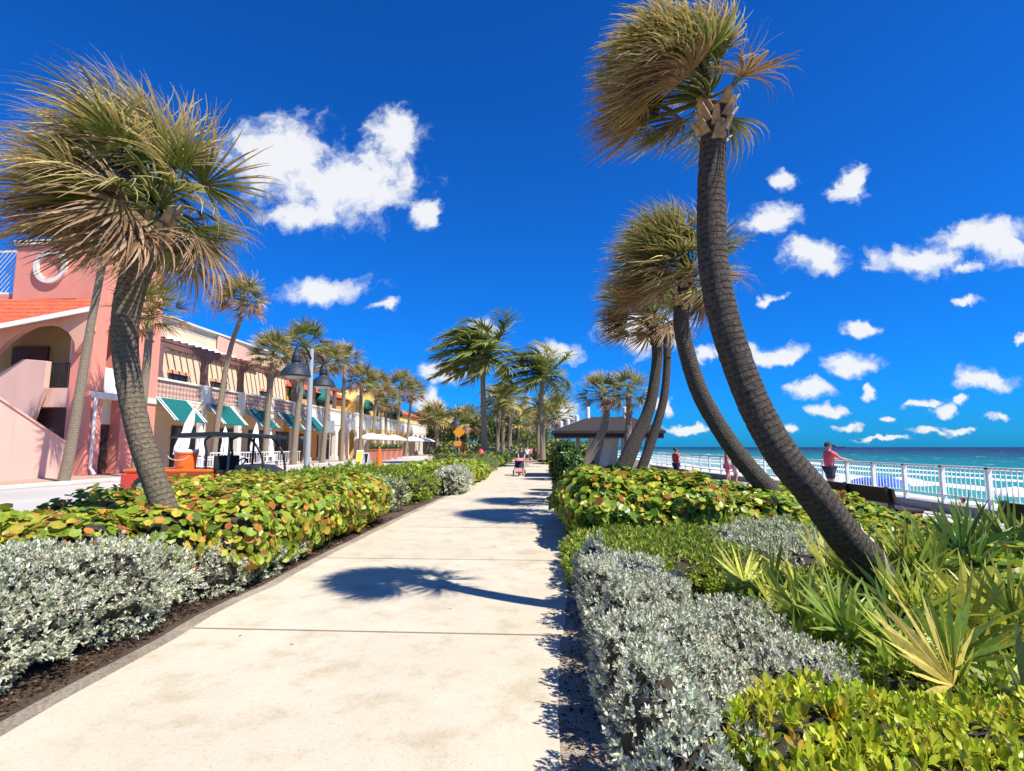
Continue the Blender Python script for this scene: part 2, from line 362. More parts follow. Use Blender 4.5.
def sabal_crown(t,c,R,n,nb,wind,seed,straw=.55,dead=.2,nseg=5,droop=.32,maxpol=108,tipw=1.0,petf=.5,bladef=.62):
    rng=np.random.default_rng(seed);parts=[];wind=np.array(wind,float);pet=[]
    for i in range(n):
        f=(i+.5)/n;pol=rad(8+(maxpol-8)*f**.8);ph=i*2.39996+rng.normal(0,.25)
        d=np.array([math.sin(pol)*math.cos(ph),math.sin(pol)*math.sin(ph),math.cos(pol)]);p=np.array(c,float)+d*.06*R+np.array([0,0,(.5-f)*.16*R])
        Lp=R*petf*rng.uniform(.8,1.15)*(1-.45*max(0,-d@unit(wind))*min(1,np.linalg.norm(wind)));pts=[p.copy()]
        for k in range(4):
            d=unit(d+wind*.34+G_*(.03+.06*f));p=p+d*Lp/4;pts.append(p.copy())
        pet.append(pts)
        up=np.array([0,0,1.])-d*d[2];
        if np.linalg.norm(up)<.2:up=np.cross(d,[0,1,0])
        up=unit(up+rng.normal(0,.35,3));up=unit(up-d*(up@d));s=np.cross(d,up)
        isdead=f>1-dead and rng.random()<.8
        spr=rng.uniform(.85,1.9);a=np.linspace(-spr,spr,nb)+rng.normal(0,.02,nb)
        dd=unit(np.cos(a)[:,None]*d+np.sin(a)[:,None]*s-up*(.25*np.cos(a*.8)[:,None]*0)+up*(.22*np.abs(np.sin(a)))[:,None])
        wv=unit(-np.sin(a)[:,None]*d+np.cos(a)[:,None]*s+up*rng.normal(0,.35,nb)[:,None])
        L=R*bladef*(.62+.38*np.cos(a*.7))*rng.uniform(.85,1.12,nb)
        bd=wind*rng.uniform(.5,2.2)+G_*(droop*(1.6 if isdead else 1)*rng.uniform(.6,2.2))
        fs=rng.uniform(.35,1.25)
        bend=bd[None]+rng.normal(0,.1,(nb,3))
        sp=2*spr/nb
        if isdead:
            cb=np.tile(np.array([.34,.22,.1])*rng.uniform(.6,1.15),(nb,1));ct=np.tile(np.array([.4,.24,.13])*rng.uniform(.6,1.2),(nb,1))
        else:
            g=np.array([.10,.15,.025])*rng.uniform(.45,1.7);yl=np.array([.42,.35,.07])
            cb=np.tile(g*(1-.35*straw)+yl*.35*straw*rng.uniform(.3,1.3),(nb,1))
            k=np.clip(rng.normal(straw*fs,.22,nb),0,1)[:,None];ct=np.array([.66,.49,.21])*k*rng.uniform(.8,1.2)+cb*(1-k)
        cb=cb*rng.normal(1,.1,(nb,1));ct=ct*rng.normal(1,.22,(nb,1))
        W_=lambda q:(.004+sp*.5*min(q,.36)*1.1) if q<.41 else (max(sp,.055)*.2*(1-(q-.41)/.62)+.0012*tipw)
        parts.append(blades(np.tile(p,(nb,1)),dd,wv,L,nseg,bend,W_,cb,ct,rng))
    V,F,C=merge(parts)
    mesh_np('crown',V,F,M['palm'],t,col=np.clip(C,.004,.9))
    mb=[];
    VV=[];FF=[];CC=[];b=0
    for pts in pet:
        m=MB().tube(pts,[.022*R,.014*R,.011*R,.009*R,.008*R],4,False);VV.append(np.array(m.v));FF.append(np.array(m.f)+b);b+=len(m.v)
    V=np.concatenate(VV);g=np.tile(np.array([.2,.21,.05]),(len(V),1));mesh_np('petioles',V,np.concatenate(FF),M['palm'],t,col=g)
def boots(t,S,R,seed,n=26,length=.45,k=1.0):
    """old leaf bases round the top of the trunk"""
    rng=np.random.default_rng(seed)
    for i in range(n):
        mb=MB();f=i/n;j=max(0,len(S)-1-int(f*length/.035));c=S[j,:3];r=S[j,3]
        ph=i*2.4+rng.normal(0,.2);o=np.array([math.cos(ph),math.sin(ph),0]);s=np.array([-math.sin(ph),math.cos(ph),0])
        a=c+o*r*.8;Lb=.2*R*rng.uniform(.5,1)*k;tip=a+o*Lb*.55+np.array([0,0,1])*Lb*rng.uniform(.5,1.)
        w=.055*R*rng.uniform(.7,1.2)
        mb.add([a-s*w,a+s*w,tip+s*w*.55,tip-s*w*.55,a-s*w+o*.03,a+s*w+o*.03,tip+s*w*.5+o*.02,tip-s*w*.5+o*.02],[(0,1,2,3),(4,5,6,7),(0,1,5,4),(1,2,6,5),(2,3,7,6),(3,0,4,7)])
        mb.build('leaf_base',M['boot'],t)
def sabal(label,nodes,D,R,n=30,nb=20,wind=(-.55,0,0),seed=1,mat='barkw',straw=.55,dead=.2,group=None,sides=12,step=.1,nseg=4,boot=True,name='palm_tree',cshift=(0,0,.25),**kw):
    pts=[]
    for q in nodes:
        Dq=q[3] if len(q)>3 else D;p=P(q[0],q[1],Dq);pts.append((*p,q[2]*Dq/FPX/2*OA(q[0])))
    z=float(pts[0][2]);t=thing(name,label,'palm tree',(pts[0][0],pts[0][1],z),group)
    S=trunk_mesh(t,pts,M[mat],sides,step,seed=seed,rough=.035 if step<.06 else .02)
    c=S[-1,:3]+np.array(cshift)*R*.4
    sabal_crown(t,c,R,n,nb,wind,seed,straw,dead,nseg,**kw)
    if boot:boots(t,S,R,seed,24 if step<.06 else 12)
    return t
def coconut(label,nodes,D,R,n=20,wind=(-.9,0,0),seed=1,nl=34,group=None):
    rng=np.random.default_rng(seed);wind=np.array(wind,float)
    pts=[(*P(q[0],q[1],D),q[2]*D/FPX/2*OA(q[0])) for q in nodes];t=thing('coconut_palm',label,'palm tree',pts[0][:3],group)
    S=trunk_mesh(t,pts,M['barkw'],10,.15,seed=seed,rough=.01);c=S[-1,:3];parts=[];VV=[];FF=[];b=0
    for i in range(n):
        f=(i+.5)/n;pol=rad(8+105*f);ph=i*2.39996;d=np.array([math.sin(pol)*math.cos(ph),math.sin(pol)*math.sin(ph),math.cos(pol)]);p=c+np.array([0,0,.1])
        pp=[p.copy()];ds=[d.copy()];L=R*rng.uniform(.85,1.1)
        for k in range(nl):
            d=unit(d+(wind*(.10 if d[0]<.2 else .085)+G_*.07)*(.25+1.4*k/nl)*(30/nl));p=p+d*L/nl;pp.append(p.copy());ds.append(d.copy())
        pp=np.array(pp);ds=np.array(ds)
        m=MB().tube(pp[::4],[.045*(1-.8*q/len(pp[::4])) for q in range(len(pp[::4]))],4,False);VV.append(np.array(m.v));FF.append(np.array(m.f)+b);b+=len(m.v)
        s=unit(np.cross(ds,[0,0,1.])+1e-6)
        green=np.array([.19,.22,.05]) if rng.random()<.75 else np.array([.34,.3,.08])
        green=green*rng.uniform(.6,1.4)
        for sg in(-1,1):
            k=np.arange(3,nl+1);tt=k/nl;dd=unit(ds[k]*.65+s[k]*sg*.9+rng.normal(0,.1,(len(k),3)))
            LL=R*.36*np.sin(np.pi*np.clip(tt*.9+.08,0,1))**.6*rng.uniform(.85,1.1,len(k))
            bend=np.tile(wind*.55+G_*.55,(len(k),1));cb=np.tile(green,(len(k),1))*rng.normal(1,.12,(len(k),1))
            wv=unit(np.cross(dd,np.array([0,0,1.]))+rng.normal(0,.3,dd.shape))
            parts.append(blades(pp[k],dd,wv,LL,3,bend,lambda q:.06*(1-q)+.008,cb,cb*1.25+.04,rng))
    V,F,C=merge(parts);mesh_np('crown',V,F,M['palm'],t,col=np.clip(C,.004,.9))
    V=np.concatenate(VV);mesh_np('midribs',V,np.concatenate(FF),M['palm'],t,col=np.tile(np.array([.33,.3,.08]),(len(V),1)))
    return t
def fan_plant(label,base,seed,nf=9,R=.6,cols=((.16,.26,.04),(.42,.44,.09)),name='palmetto',group=None,straw=.4,spread=75,lean=(0,0,0),deadn=2):
    rng=np.random.default_rng(seed);t=thing(name,label,'palmetto',base,group);parts=[];VV=[];FF=[];b=0
    for i in range(nf+deadn):
        dd_=i>=nf;f=(i+.5)/nf;pol=rad(8+spread*min(f,1.1)) if not dd_ else rad(95);ph=i*2.4+rng.normal(0,.3)
        d=unit(np.array([math.sin(pol)*math.cos(ph),math.sin(pol)*math.sin(ph),math.cos(pol)])+np.array(lean));p=np.array(base,float)+np.array([0,0,.06]);pts=[p.copy()];Lp=R*rng.uniform(.55,.95)*(.5 if dd_ else 1)
        for k in range(3):d=unit(d+G_*.05);p=p+d*Lp/3;pts.append(p.copy())
        m=MB().tube(pts,[.012,.01,.008,.006],5,False);VV.append(np.array(m.v));FF.append(np.array(m.f)+b);b+=len(m.v)
        nb=15;up=np.array([0,0,1.])-d*d[2];up=unit(up+rng.normal(0,.4,3));up=unit(up-d*(up@d));s=np.cross(d,up)
        a=np.linspace(-1.25,1.25,nb)+rng.normal(0,.03,nb)
        dr=unit(np.cos(a)[:,None]*d+np.sin(a)[:,None]*s+up*(.2*np.abs(np.sin(a)))[:,None]);wv=unit(-np.sin(a)[:,None]*d+np.cos(a)[:,None]*s+up*rng.normal(0,.5,nb)[:,None])
        L=R*(.7+.35*np.cos(a))*rng.uniform(.9,1.08,nb)
        c0=np.array(cols[0])*[.95,1.1,.9];c1=np.array(cols[1])*[1.2,1.2,.9];k=rng.random()**1.3
        cb=np.tile(c0*(1-k)+c1*k,(nb,1))*rng.normal(1,.2,(nb,1));ct=cb*(1-straw*.5)+np.array([.6,.5,.12])*straw*.5*rng.uniform(.2,1.6,(nb,1))
        if dd_:cb=np.tile([.4,.33,.22],(nb,1))*rng.uniform(.7,1.2,(nb,1));ct=cb*1.05
        bend=np.tile(G_*(.1 if not dd_ else .45),(nb,1))+rng.normal(0,.04,(nb,3))
        parts.append(blades(np.tile(p,(nb,1)),dr,wv,L,5,bend,lambda q:(.006+.040*min(q/.35,1)) if q<.5 else .047*(1-(q-.5)/.52)+.001,cb,ct,rng))
    V,F,C=merge(parts);V[:,2]=np.maximum(V[:,2],.015);mesh_np('fans',V,F,M['leaf'],t,col=np.clip(C,.004,.9))
    V=np.concatenate(VV);mesh_np('stalks',V,np.concatenate(FF),M['palm'],t,col=np.tile(np.array([.3,.33,.08]),(len(V),1)))
    return t
def broadtree(label,base,h,r,seed,pal=PAL_TREE,name='broadleaf_tree',group=None,n=3500,size=.35):
    rng=np.random.default_rng(seed);base=np.array(base,float);t=thing(name,label,'tree',base,group)
    blobs=[];mb=MB();mb.tube([base,base+[0.1,0,h*.3],base+[0,.1,h*.6]],[h*.035,h*.028,h*.018],8)
    for i in range(9):
        d=unit(rng.normal(size=3)*np.array([1,1,.5]));q=base+np.array([0,0,h*.66])+d*r*.6;rr=r*rng.uniform(.38,.6)
        blobs.append((*q,rr,rr,rr*.8));mb.tube([base+np.array([0,0,h*.4]),q],[h*.014,h*.005],5)
    mb.build('trunk',M['barkw'],t)
    p,nv=blob_pts(rng,blobs,n,zmin=.5,shell=.5,lump=.2);d=unit(rng.normal(size=p.shape));nrm=unit(nv+rng.normal(0,.6,p.shape))
    V,F,C=leaves(p,d,nrm,size*rng.uniform(.6,1.2,len(p)),T_oval,pick(rng,len(p),pal));mesh_np('crown',V,F,M['leaf'],t,col=C)
    return t
SKYSTR=.11; SKYTINT=(.05,.56,1.15); CLOUD=.62; EXPO=.65
# ================================================================== GROUND, PATH, SEA
def sheet(name,poly,z,mat,kind='structure',sub=0):
    me=bpy.data.meshes.new(name);me.from_pydata([(float(p[0]),float(p[1]),z if len(p)<3 else float(p[2])) for p in poly],[],[tuple(range(len(poly)))])
    me.update();o=link(name,me,mat,None);tag(o,kind=kind);return o
def m_path():
    m,nt,b=nmat('path_concrete');p=geo(nt)
    n1=noise(nt,p,.5,5,.6);n2=noise(nt,p,55,4,.75);n3=noise(nt,p,2.2,6,.7)
    r=ramp(nt,n1,[(.3,(.5,.44,.325)),(.7,(.58,.525,.41))]);r3=ramp(nt,n3,[(.36,(.78,.73,.63)),(.48,(.97,.96,.94)),(.62,(1.03,1.03,1.02))])
    r2=ramp(nt,n2,[(.28,(.5,.44,.36)),(.42,(.96,.95,.94)),(.7,(1.04,1.04,1.04))])
    c=mix(nt,.7,r.outputs[0],r3.outputs[0],'MULTIPLY');c=mix(nt,.75,c,r2.outputs[0],'MULTIPLY')
    # expansion joints every 2.55 m along Y
    sx=N(nt,'ShaderNodeSeparateXYZ');nt.links.new(p,sx.inputs[0])
    jt=N(nt,'ShaderNodeMath',operation='MULTIPLY_ADD');nt.links.new(sx.outputs[1],jt.inputs[0]);jt.inputs[1].default_value=1/3.2;jt.inputs[2].default_value=.425
    fr=N(nt,'ShaderNodeMath',operation='PINGPONG');nt.links.new(jt.outputs[0],fr.inputs[0]);fr.inputs[1].default_value=.5
    j=ramp(nt,fr.outputs[0],[(0,(.33,.29,.24)),(.0035,(.4,.36,.3)),(.007,(1,1,1))])
    c=mix(nt,1.0,c,j.outputs[0],'MULTIPLY')
    # dark specks
    vo=N(nt,'ShaderNodeTexVoronoi');vo.inputs['Scale'].default_value=1.6;nt.links.new(p,vo.inputs[0])
    sp=ramp(nt,vo.outputs[0],[(.0,(.1,.09,.08)),(.022,(.14,.12,.1)),(.03,(1,1,1))]);c=mix(nt,.8,c,sp.outputs[0],'MULTIPLY')
    nt.links.new(c,b.inputs['Base Color']);b.inputs['Roughness'].default_value=.9;b.inputs['Specular IOR Level'].default_value=.25
    bump(nt,b,n2,.35,.006);return m
def m_soil(name,a,bc,spk=(.3,.22,.15)):
    m,nt,b=nmat(name);p=geo(nt);n=noise(nt,p,1.3,5,.6);n2=noise(nt,p,42,5,.8)
    r=ramp(nt,n,[(.35,a),(.65,bc)]);r2=ramp(nt,n2,[(.35,(.35,.33,.3)),(.5,(1,1,1)),(.68,(1.5,1.45,1.4))])
    nt.links.new(mix(nt,.85,r.outputs[0],r2.outputs[0],'MULTIPLY'),b.inputs['Base Color']);b.inputs['Roughness'].default_value=.95
    bump(nt,b,n2,1.,.03);return m
def m_road():
    m,nt,b=nmat('street_concrete');p=geo(nt);n=noise(nt,p,.35,5,.6,sc3=(1,.25,1));n2=noise(nt,p,30,4,.7)
    r=ramp(nt,n,[(.3,(.40,.37,.33)),(.7,(.55,.52,.47))]);r2=ramp(nt,n2,[(.3,(.85,.85,.85)),(.6,(1.05,1.05,1.05))])
    nt.links.new(mix(nt,1.,r.outputs[0],r2.outputs[0],'MULTIPLY'),b.inputs['Base Color']);b.inputs['Roughness'].default_value=.88;bump(nt,b,n2,.3,.01);return m
def m_paver(name,a,c2):
    m,nt,b=nmat(name);p=geo(nt);br=N(nt,'ShaderNodeTexBrick');br.inputs['Scale'].default_value=4
    for k,v in (('Color1',a),('Color2',c2),('Mortar',tuple(q*.7 for q in a))):br.inputs[k].default_value=(*v,1)
    br.inputs['Mortar Size'].default_value=.03;nt.links.new(p,br.inputs[0]);nt.links.new(br.outputs[0],b.inputs['Base Color']);b.inputs['Roughness'].default_value=.85
    bump(nt,b,noise(nt,p,30,4),.3,.01);return m
def m_sea():
    m,nt,b=nmat('sea_water');p=geo(nt);sx=N(nt,'ShaderNodeSeparateXYZ');nt.links.new(p,sx.inputs[0])
    n=noise(nt,p,.018,4,.6,sc3=(1,.35,1));ad=N(nt,'ShaderNodeMath',operation='MULTIPLY_ADD');nt.links.new(n,ad.inputs[0]);ad.inputs[1].default_value=60;nt.links.new(sx.outputs[0],ad.inputs[2])
    mr=N(nt,'ShaderNodeMapRange');mr.inputs[1].default_value=30;mr.inputs[2].default_value=830;nt.links.new(ad.outputs[0],mr.inputs[0])
    r=ramp(nt,mr.outputs[0],[(0,(.12,.33,.27)),(.05,(.02,.26,.23)),(.14,(.0,.15,.17)),(.3,(.0,.07,.1)),(.55,(.0,.03,.075)),(1,(.0,.015,.055))])
    w=N(nt,'ShaderNodeTexWave',wave_type='BANDS',bands_direction='X');w.inputs['Scale'].default_value=.022;w.inputs['Distortion'].default_value=7;w.inputs['Detail'].default_value=4;w.inputs['Detail Scale'].default_value=1.5
    mp=N(nt,'ShaderNodeMapping');mp.inputs['Scale'].default_value=(1,.22,1);nt.links.new(p,mp.inputs[0]);nt.links.new(mp.outputs[0],w.inputs[0])
    fz=N(nt,'ShaderNodeMapRange');fz.inputs[1].default_value=75;fz.inputs[2].default_value=150;fz.inputs[3].default_value=0;fz.inputs[4].default_value=.28;nt.links.new(ad.outputs[0],fz.inputs[0])
    su=N(nt,'ShaderNodeMath',operation='SUBTRACT');nt.links.new(w.outputs[1],su.inputs[0]);nt.links.new(fz.outputs[0],su.inputs[1])
    n5=noise(nt,p,.5,5,.7,sc3=(1,.4,1));ml=N(nt,'ShaderNodeMath',operation='MULTIPLY_ADD');nt.links.new(n5,ml.inputs[0]);ml.inputs[1].default_value=.46;nt.links.new(su.outputs[0],ml.inputs[2])
    fm=ramp(nt,ml.outputs[0],[(.98,(0,0,0)),(1.0,(1,1,1))]) ; fm.color_ramp.elements[0].position=.985;fm.color_ramp.elements[1].position=1.0
    # whitecaps far out
    v=noise(nt,p,.09,3,.6,sc3=(1,.5,1));wc=ramp(nt,v,[(.74,(0,0,0)),(.765,(1,1,1))])
    fmx=mix(nt,1.,fm.outputs[0],wc.outputs[0],'ADD')
    c=mix(nt,fmx,r.outputs[0],(.85,.9,.9))
    nt.links.new(c,b.inputs['Base Color']);b.inputs['Roughness'].default_value=.55;b.inputs['Specular IOR Level'].default_value=.25
    bump(nt,b,noise(nt,p,.6,6,.65,sc3=(1,.5,1)),.6,.4);return m
M['path']=m_path();M['soil']=m_soil('mulch_soil',(.075,.045,.03),(.13,.085,.055));M['sandy']=m_soil('sandy_soil',(.46,.37,.27),(.58,.49,.37));M['road']=m_road()
M['landm']=m_soil('land_soil',(.12,.11,.05),(.2,.17,.09));M['paver']=m_paver('pink_pavers',(.42,.27,.2),(.5,.36,.28));M['redpaver']=m_paver('red_pavers',(.3,.12,.08),(.36,.17,.12))
M['sand']=m_soil('beach_sand',(.62,.52,.38),(.74,.65,.5));M['walk']=plain('walk_concrete',(.6,.55,.48),.85,0,.12,1.5,.3)
M['edge']=m_soil('edging_soil',(.3,.24,.17),(.46,.39,.3))
LE=[G(-60,775)]+[G(*q) for q in [(0,738),(70,699),(137,662),(219,612),(273,588),(318,562),(380,530),(429,506),(470,487),(493,470),(508,460),(517,454.5)]]
RE=[G(*q) for q in [(556,771),(561,700),(565,640),(567,600),(568,560),(568,520),(566,500),(561,488),(552,473),(543,461),(537,455)]]
LE=[np.array([-3.0,-3,0])]+[p for p in LE]+[np.array([LE[-1][0]-8,420,0])]
RE=[np.array([.0,-3,0])]+[p for p in RE]+[np.array([RE[-1][0]-5,420,0])]
def xy(L,Y):
    for a,b in zip(L[:-1],L[1:]):
        if a[1]<=Y<=b[1]:return a[0]+(b[0]-a[0])*(Y-a[1])/(b[1]-a[1])
    return L[-1][0]
def strip(name,A,B,z,mat):
    n=len(A);V=[(float(p[0]),float(p[1]),z) for p in A]+[(float(p[0]),float(p[1]),z) for p in B]
    me=bpy.data.meshes.new(name);me.from_pydata(V,[],[(i,i+1,n+i+1,n+i) for i in range(n-1)]);me.update();o=link(name,me,mat,None);tag(o,kind='structure');return o
YS=np.concatenate([np.arange(-3,30,.6),np.arange(30,120,4),[160,250,420]])
rngp=np.random.default_rng(5)
Aleft=[(xy(LE,y)+rngp.normal(0,.012),y) for y in YS];Bright=[(xy(RE,y)+rngp.normal(0,.02),y) for y in YS]
land=sheet('ground',[(-500,-60),(10.6,-60),(10.6,28),(9.0,44),(12,70),(12,430),(-500,430)],-.008,M['landm'])
strip('footpath',Aleft,Bright,.012,M['path'])
strip('soil_left',[(-9,y) for y in YS],[(a[0]+.1,a[1]) for a in Aleft],.0,M['soil'])
strip('path_edging',[(a[0]-.16,a[1]) for a in Aleft],[(a[0]+.05,a[1]) for a in Aleft],.006,M['edge'])
strip('sandy_verge',[(b[0]-.1,b[1]) for b in Bright],[(b[0]+1.0,b[1]) for b in Bright],.003,M['sandy'])
strip('planting_soil',[(b[0]+.9,b[1]) for b in Bright if b[1]<60],[(6.4,b[1]) for b in Bright if b[1]<60],.0,M['soil'])
# street on the left stands 0.3 m higher behind the hedges
mb=MB();mb.box(-40,-8.2,-40,420,-.3,.3);tag(mb.build('street',M['road']),kind='structure')
mb=MB();mb.box(-22.2,-17.2,-10,260,.3,.42);tag(mb.build('pavement',M['paver']),kind='structure')
mb=MB();mb.box(-17.2,-17.0,-10,260,.3,.44);tag(mb.build('street_kerb',M['walk'],bevel=.02),kind='structure')
mb=MB();mb.box(-8.35,-8.1,-40,260,.0,.42);tag(mb.build('planting_kerb',M['walk'],bevel=.02),kind='structure')
# seaside walk
mb=MB();mb.box(6.4,9.75,-30,28,-.2,.03);tag(mb.build('seaside_walk',M['redpaver']),kind='structure')
mb=MB();mb.box(8.3,9.7,-30,28,.0,.036);tag(mb.build('walk_border',M['walk']),kind='structure')
RL=[(10.0,2.0),(10.0,20),(9.6,25),(8.9,31),(8.4,44)]
# beach and sea
bx=[(-60,9.2,-1.2),(-60,24,-2.6),(-60,44,-3.45)]
V=[];F=[]
for j,y in enumerate((-200,0,40,100,250,600,1200)):
    for x,z in((9.,-1.6),(14,-2.3),(24,-2.7),(34,-2.95),(44,-3.5),(60,-4.2)):V.append((x,y,z))
for j in range(6):
    for i in range(5):F.append((j*6+i,j*6+i+1,(j+1)*6+i+1,(j+1)*6+i))
me=bpy.data.meshes.new('beach');me.from_pydata(V,[],F);me.update();tag(link('beach',me,M['sand'],None),kind='structure')
sheet('sea',[(20,-9000),(26000,-9000),(26000,26000),(-9000,26000),(-9000,1250),(20,1250)],-3.1,m_sea())
# sea wall with kerb under the railing
sw=thing('sea_wall','long grey concrete sea wall kerb carrying the white railing beside the beach','sea wall',(10,10,0))
mb=MB()
for a,b in zip([(10.0,-30)]+RL[:-1],RL):
    mb.beam((a[0]+.12,a[1],-1.2),(b[0]+.12,b[1],-1.2),.5,2.9)
mb.build('kerb',M['kerb'],sw,bevel=.02)
# railing
rl=thing('railing','long white metal picket railing along the seaside walk above the beach','railing',(10,10,.25))
def along(L,s):
    for a,b in zip(L[:-1],L[1:]):
        l=math.dist(a,b)
        if s<=l:return a[0]+(b[0]-a[0])*s/l,a[1]+(b[1]-a[1])*s/l
        s-=l
    return L[-1]
tot=sum(math.dist(a,b) for a,b in zip(RL[:-1],RL[1:]));off=(13.2-2.0)%1.47
s=off;ps=[]
while s<tot:ps.append(s);s+=1.47
top=MB();bot=MB()
for a,b in zip(RL[:-1],RL[1:]):
    top.beam((*a,1.17),(*b,1.17),.09,.05);bot.beam((*a,.45),(*b,.45),.05,.04)
top.build('handrail',M['rail'],rl);bot.build('bottom_rail',M['rail'],rl)
for s in ps:
    x,y=along(RL,s);MB().box(x-.045,x+.045,y-.045,y+.045,.22,1.19).build('post',M['rail'],rl)
pk=MB();s=0
while s<tot:
    if min(abs(s-q) for q in ps)>.08:
        x,y=along(RL,s);pk.box(x-.0105,x+.0105,y-.0105,y+.0105,.44,1.15)
    s+=.147
o=pk.build('pickets',M['rail'],rl);o['kind']='stuff'
# benches
def bench(y0,y1,label):
    t=thing('bench',label,'bench',(6.75,(y0+y1)/2,0),'dark benches facing the sea');x=6.75
    MB().prism([(x-.04,y0,.56),(x+.03,y0,.54),(x-.02,y0,.84),(x-.08,y0,.85)],(0,y1-y0,0)).build('backrest',M['bench'],t,bevel=.01)
    MB().box(x+.02,x+.5,y0,y1,.4,.46).build('seat',M['bench'],t,bevel=.01)
    for y in(y0+.12,(y0+y1)/2,y1-.12):
        MB().prism([(x-.1,y-.04,.02),(x-.03,y-.04,.02),(x+.05,y-.04,.38),(x+.45,y-.04,.33),(x+.45,y-.04,.02),(x+.5,y-.04,.02),(x+.52,y-.04,.4),(x+.02,y-.04,.46),(x-.1,y-.04,.88),(x-.16,y-.04,.86),(x-.05,y-.04,.45)],(0,.08,0)).build('leg',M['black'],t)
bench(11.2,14.4,'dark slatted bench nearer the man at the railing, seen from behind')
bench(5.6,8.65,'dark bench cut by the right edge of the photo, above the palmetto fans')

# ================================================================== PALMS
sabal('biggest leaning palm with dark curved trunk, its crown cut by the top edge',
 [(884,622,48,5.6),(881,592,44,5.5),(868,562,40,5.35),(846,538,38,5.2),(812,492,36,5.05),(782,455,35),(752,400,33),(727,330,32),(714,265,31),(711,200,30),(713,145,28),(718,108,30)],5.0,1.02,n=58,nb=38,maxpol=90,droop=.6,wind=(-1.0,.0,.0),seed=11,mat='bark',straw=.8,dead=.22,sides=28,step=.03,nseg=7,cshift=(-.3,0,.35))
sabal('tall palm with slim curving dark trunk just left of the biggest leaning palm',
 [(806,525,23),(770,491,21),(738,455,19),(706,405,18),(689,360,17),(681,325,16),(683,300,16),(687,282,17)],11.5,1.6,maxpol=100,n=64,nb=32,wind=(-.75,0,0),seed=12,mat='bark',straw=.65,dead=.3,sides=20,step=.05,nseg=5)
sabal('dark thick trunked palm behind the right sea grape bush, nearly upright at its top',
 [(620,475,17),(632,448,15),(648,412,12),(655,378,11),(657,348,11),(652,322,12)],15,1.5,n=44,nb=26,wind=(-.75,0,0),seed=13,mat='bark',straw=.65,dead=.3,sides=16,step=.07)
sabal('slimmer palm close behind the thick dark trunk, with small ragged crown',
 [(641,470,10),(652,440,9.5),(663,402,8.5),(667,365,8),(667,340,8),(666,326,8)],17.5,1.05,n=26,nb=20,wind=(-.2,0,0),seed=14,mat='bark',straw=.8,dead=.3)
sabal('small bushy palm with bent pale trunk in front of the beach pavilion',
 [(585,464,9),(594,448,9),(604,428,8),(606,410,7),(604,399,7)],27,1.3,n=34,nb=18,wind=(-.35,0,0),seed=15,straw=.75,dead=.15)
sabal('small bushy palm with straight trunk in front of the beach pavilion',
 [(627,464,7),(628,440,7),(629,415,6),(629,397,6)],27,1.25,n=34,nb=18,wind=(-.2,0,0),seed=16,straw=.7,dead=.15)
sabal('large wind blown palm with thick grey ringed trunk in the left sea grape hedge',
 [(184,556,29),(162,500,28),(141,440,28),(128,380,29),(125,330,31),(133,285,34),(146,250,35),(158,222,38)],6.5,1.62,n=74,nb=40,wind=(-.72,.05,0),seed=21,mat='barkd',straw=.95,dead=.22,sides=28,step=.03,nseg=7,droop=.48,cshift=(-.1,0,.3))
sabal('slender leaning palm before the pink tower, its crown mixed into the nearer big crown',
 [(62,489,15),(72,440,13),(85,360,11),(97,292,9),(108,240,9)],19,1.9,n=40,nb=22,wind=(-.6,0,0),seed=22,straw=.75,dead=.2,step=.07)
sabal('short palm whose crown shows behind the thick ringed trunk before the pink tower',
 [(134,482,11),(141,420,10),(147,360,9),(150,318,9)],22,1.6,n=36,nb=20,wind=(.05,0,0),seed=23,straw=.6,dead=.3)
rowp=[('slim bent palm with ragged brown crown standing apart before the pergola balcony',[(212,470,9),(220,405,8),(230,350,7),(242,315,6),(243,304,6)],30,1.75,(-.35,0,0),.9),
('round crowned palm just left of the black street lamp, in front of the balcony',[(264,466,9),(268,410,8),(272,372,7),(273,358,7)],35,1.75,(-.1,0,0),.7),
('greenest palm of the street row, its crown above the dark lamp shades',[(293,466,9),(298,410,8),(304,370,7),(305,350,7)],38,2.0,(0,0,0),.35),
('palm of the street row just right of the black lamp shades',[(322,464,8),(326,420,7),(328,385,6),(326,366,6)],42,1.8,(-.1,0,0),.75),
('upright palm of the street row before the red tile roof',[(341,463,6),(343,420,6),(344,382,5),(345,364,5)],47,1.85,(0,0,0),.7),
('palm of the street row behind the yellow sandwich sign',[(360,461,5.5),(361,420,5),(361,396,4.5),(362,384,4.5)],54,2.0,(0,0,0),.65),
('palm of the street row between the yellow sign and the orange cone',[(371,460,5),(374,425,4.5),(376,398,4),(377,388,4)],60,1.9,(0,0,0),.8),
('shorter palm of the street row before the yellow gabled house',[(386,459,4.5),(386,430,4),(386,404,4)],64,2.0,(0,0,0),.75),
('tallest looking palm of the far part of the street row',[(397,459,4.5),(398,425,4),(400,395,3.8),(401,388,3.8)],70,2.3,(0,0,0),.75),
('palm of the far street row leaning close to its taller neighbour',[(405,458,4),(408,430,3.5),(411,402,3.5),(412,396,3.5)],74,2.3,(0,0,0),.65)]
for i,(lb,nd,D,R,w,st) in enumerate(rowp):sabal(lb,[(p[0],p[1],p[2]*.78) for p in nd],D,R*.93,n=42,nb=20,wind=w,seed=30+i,straw=st,dead=.25,group='palms along the street',boot=False,sides=10,step=.2,nseg=3,tipw=5)
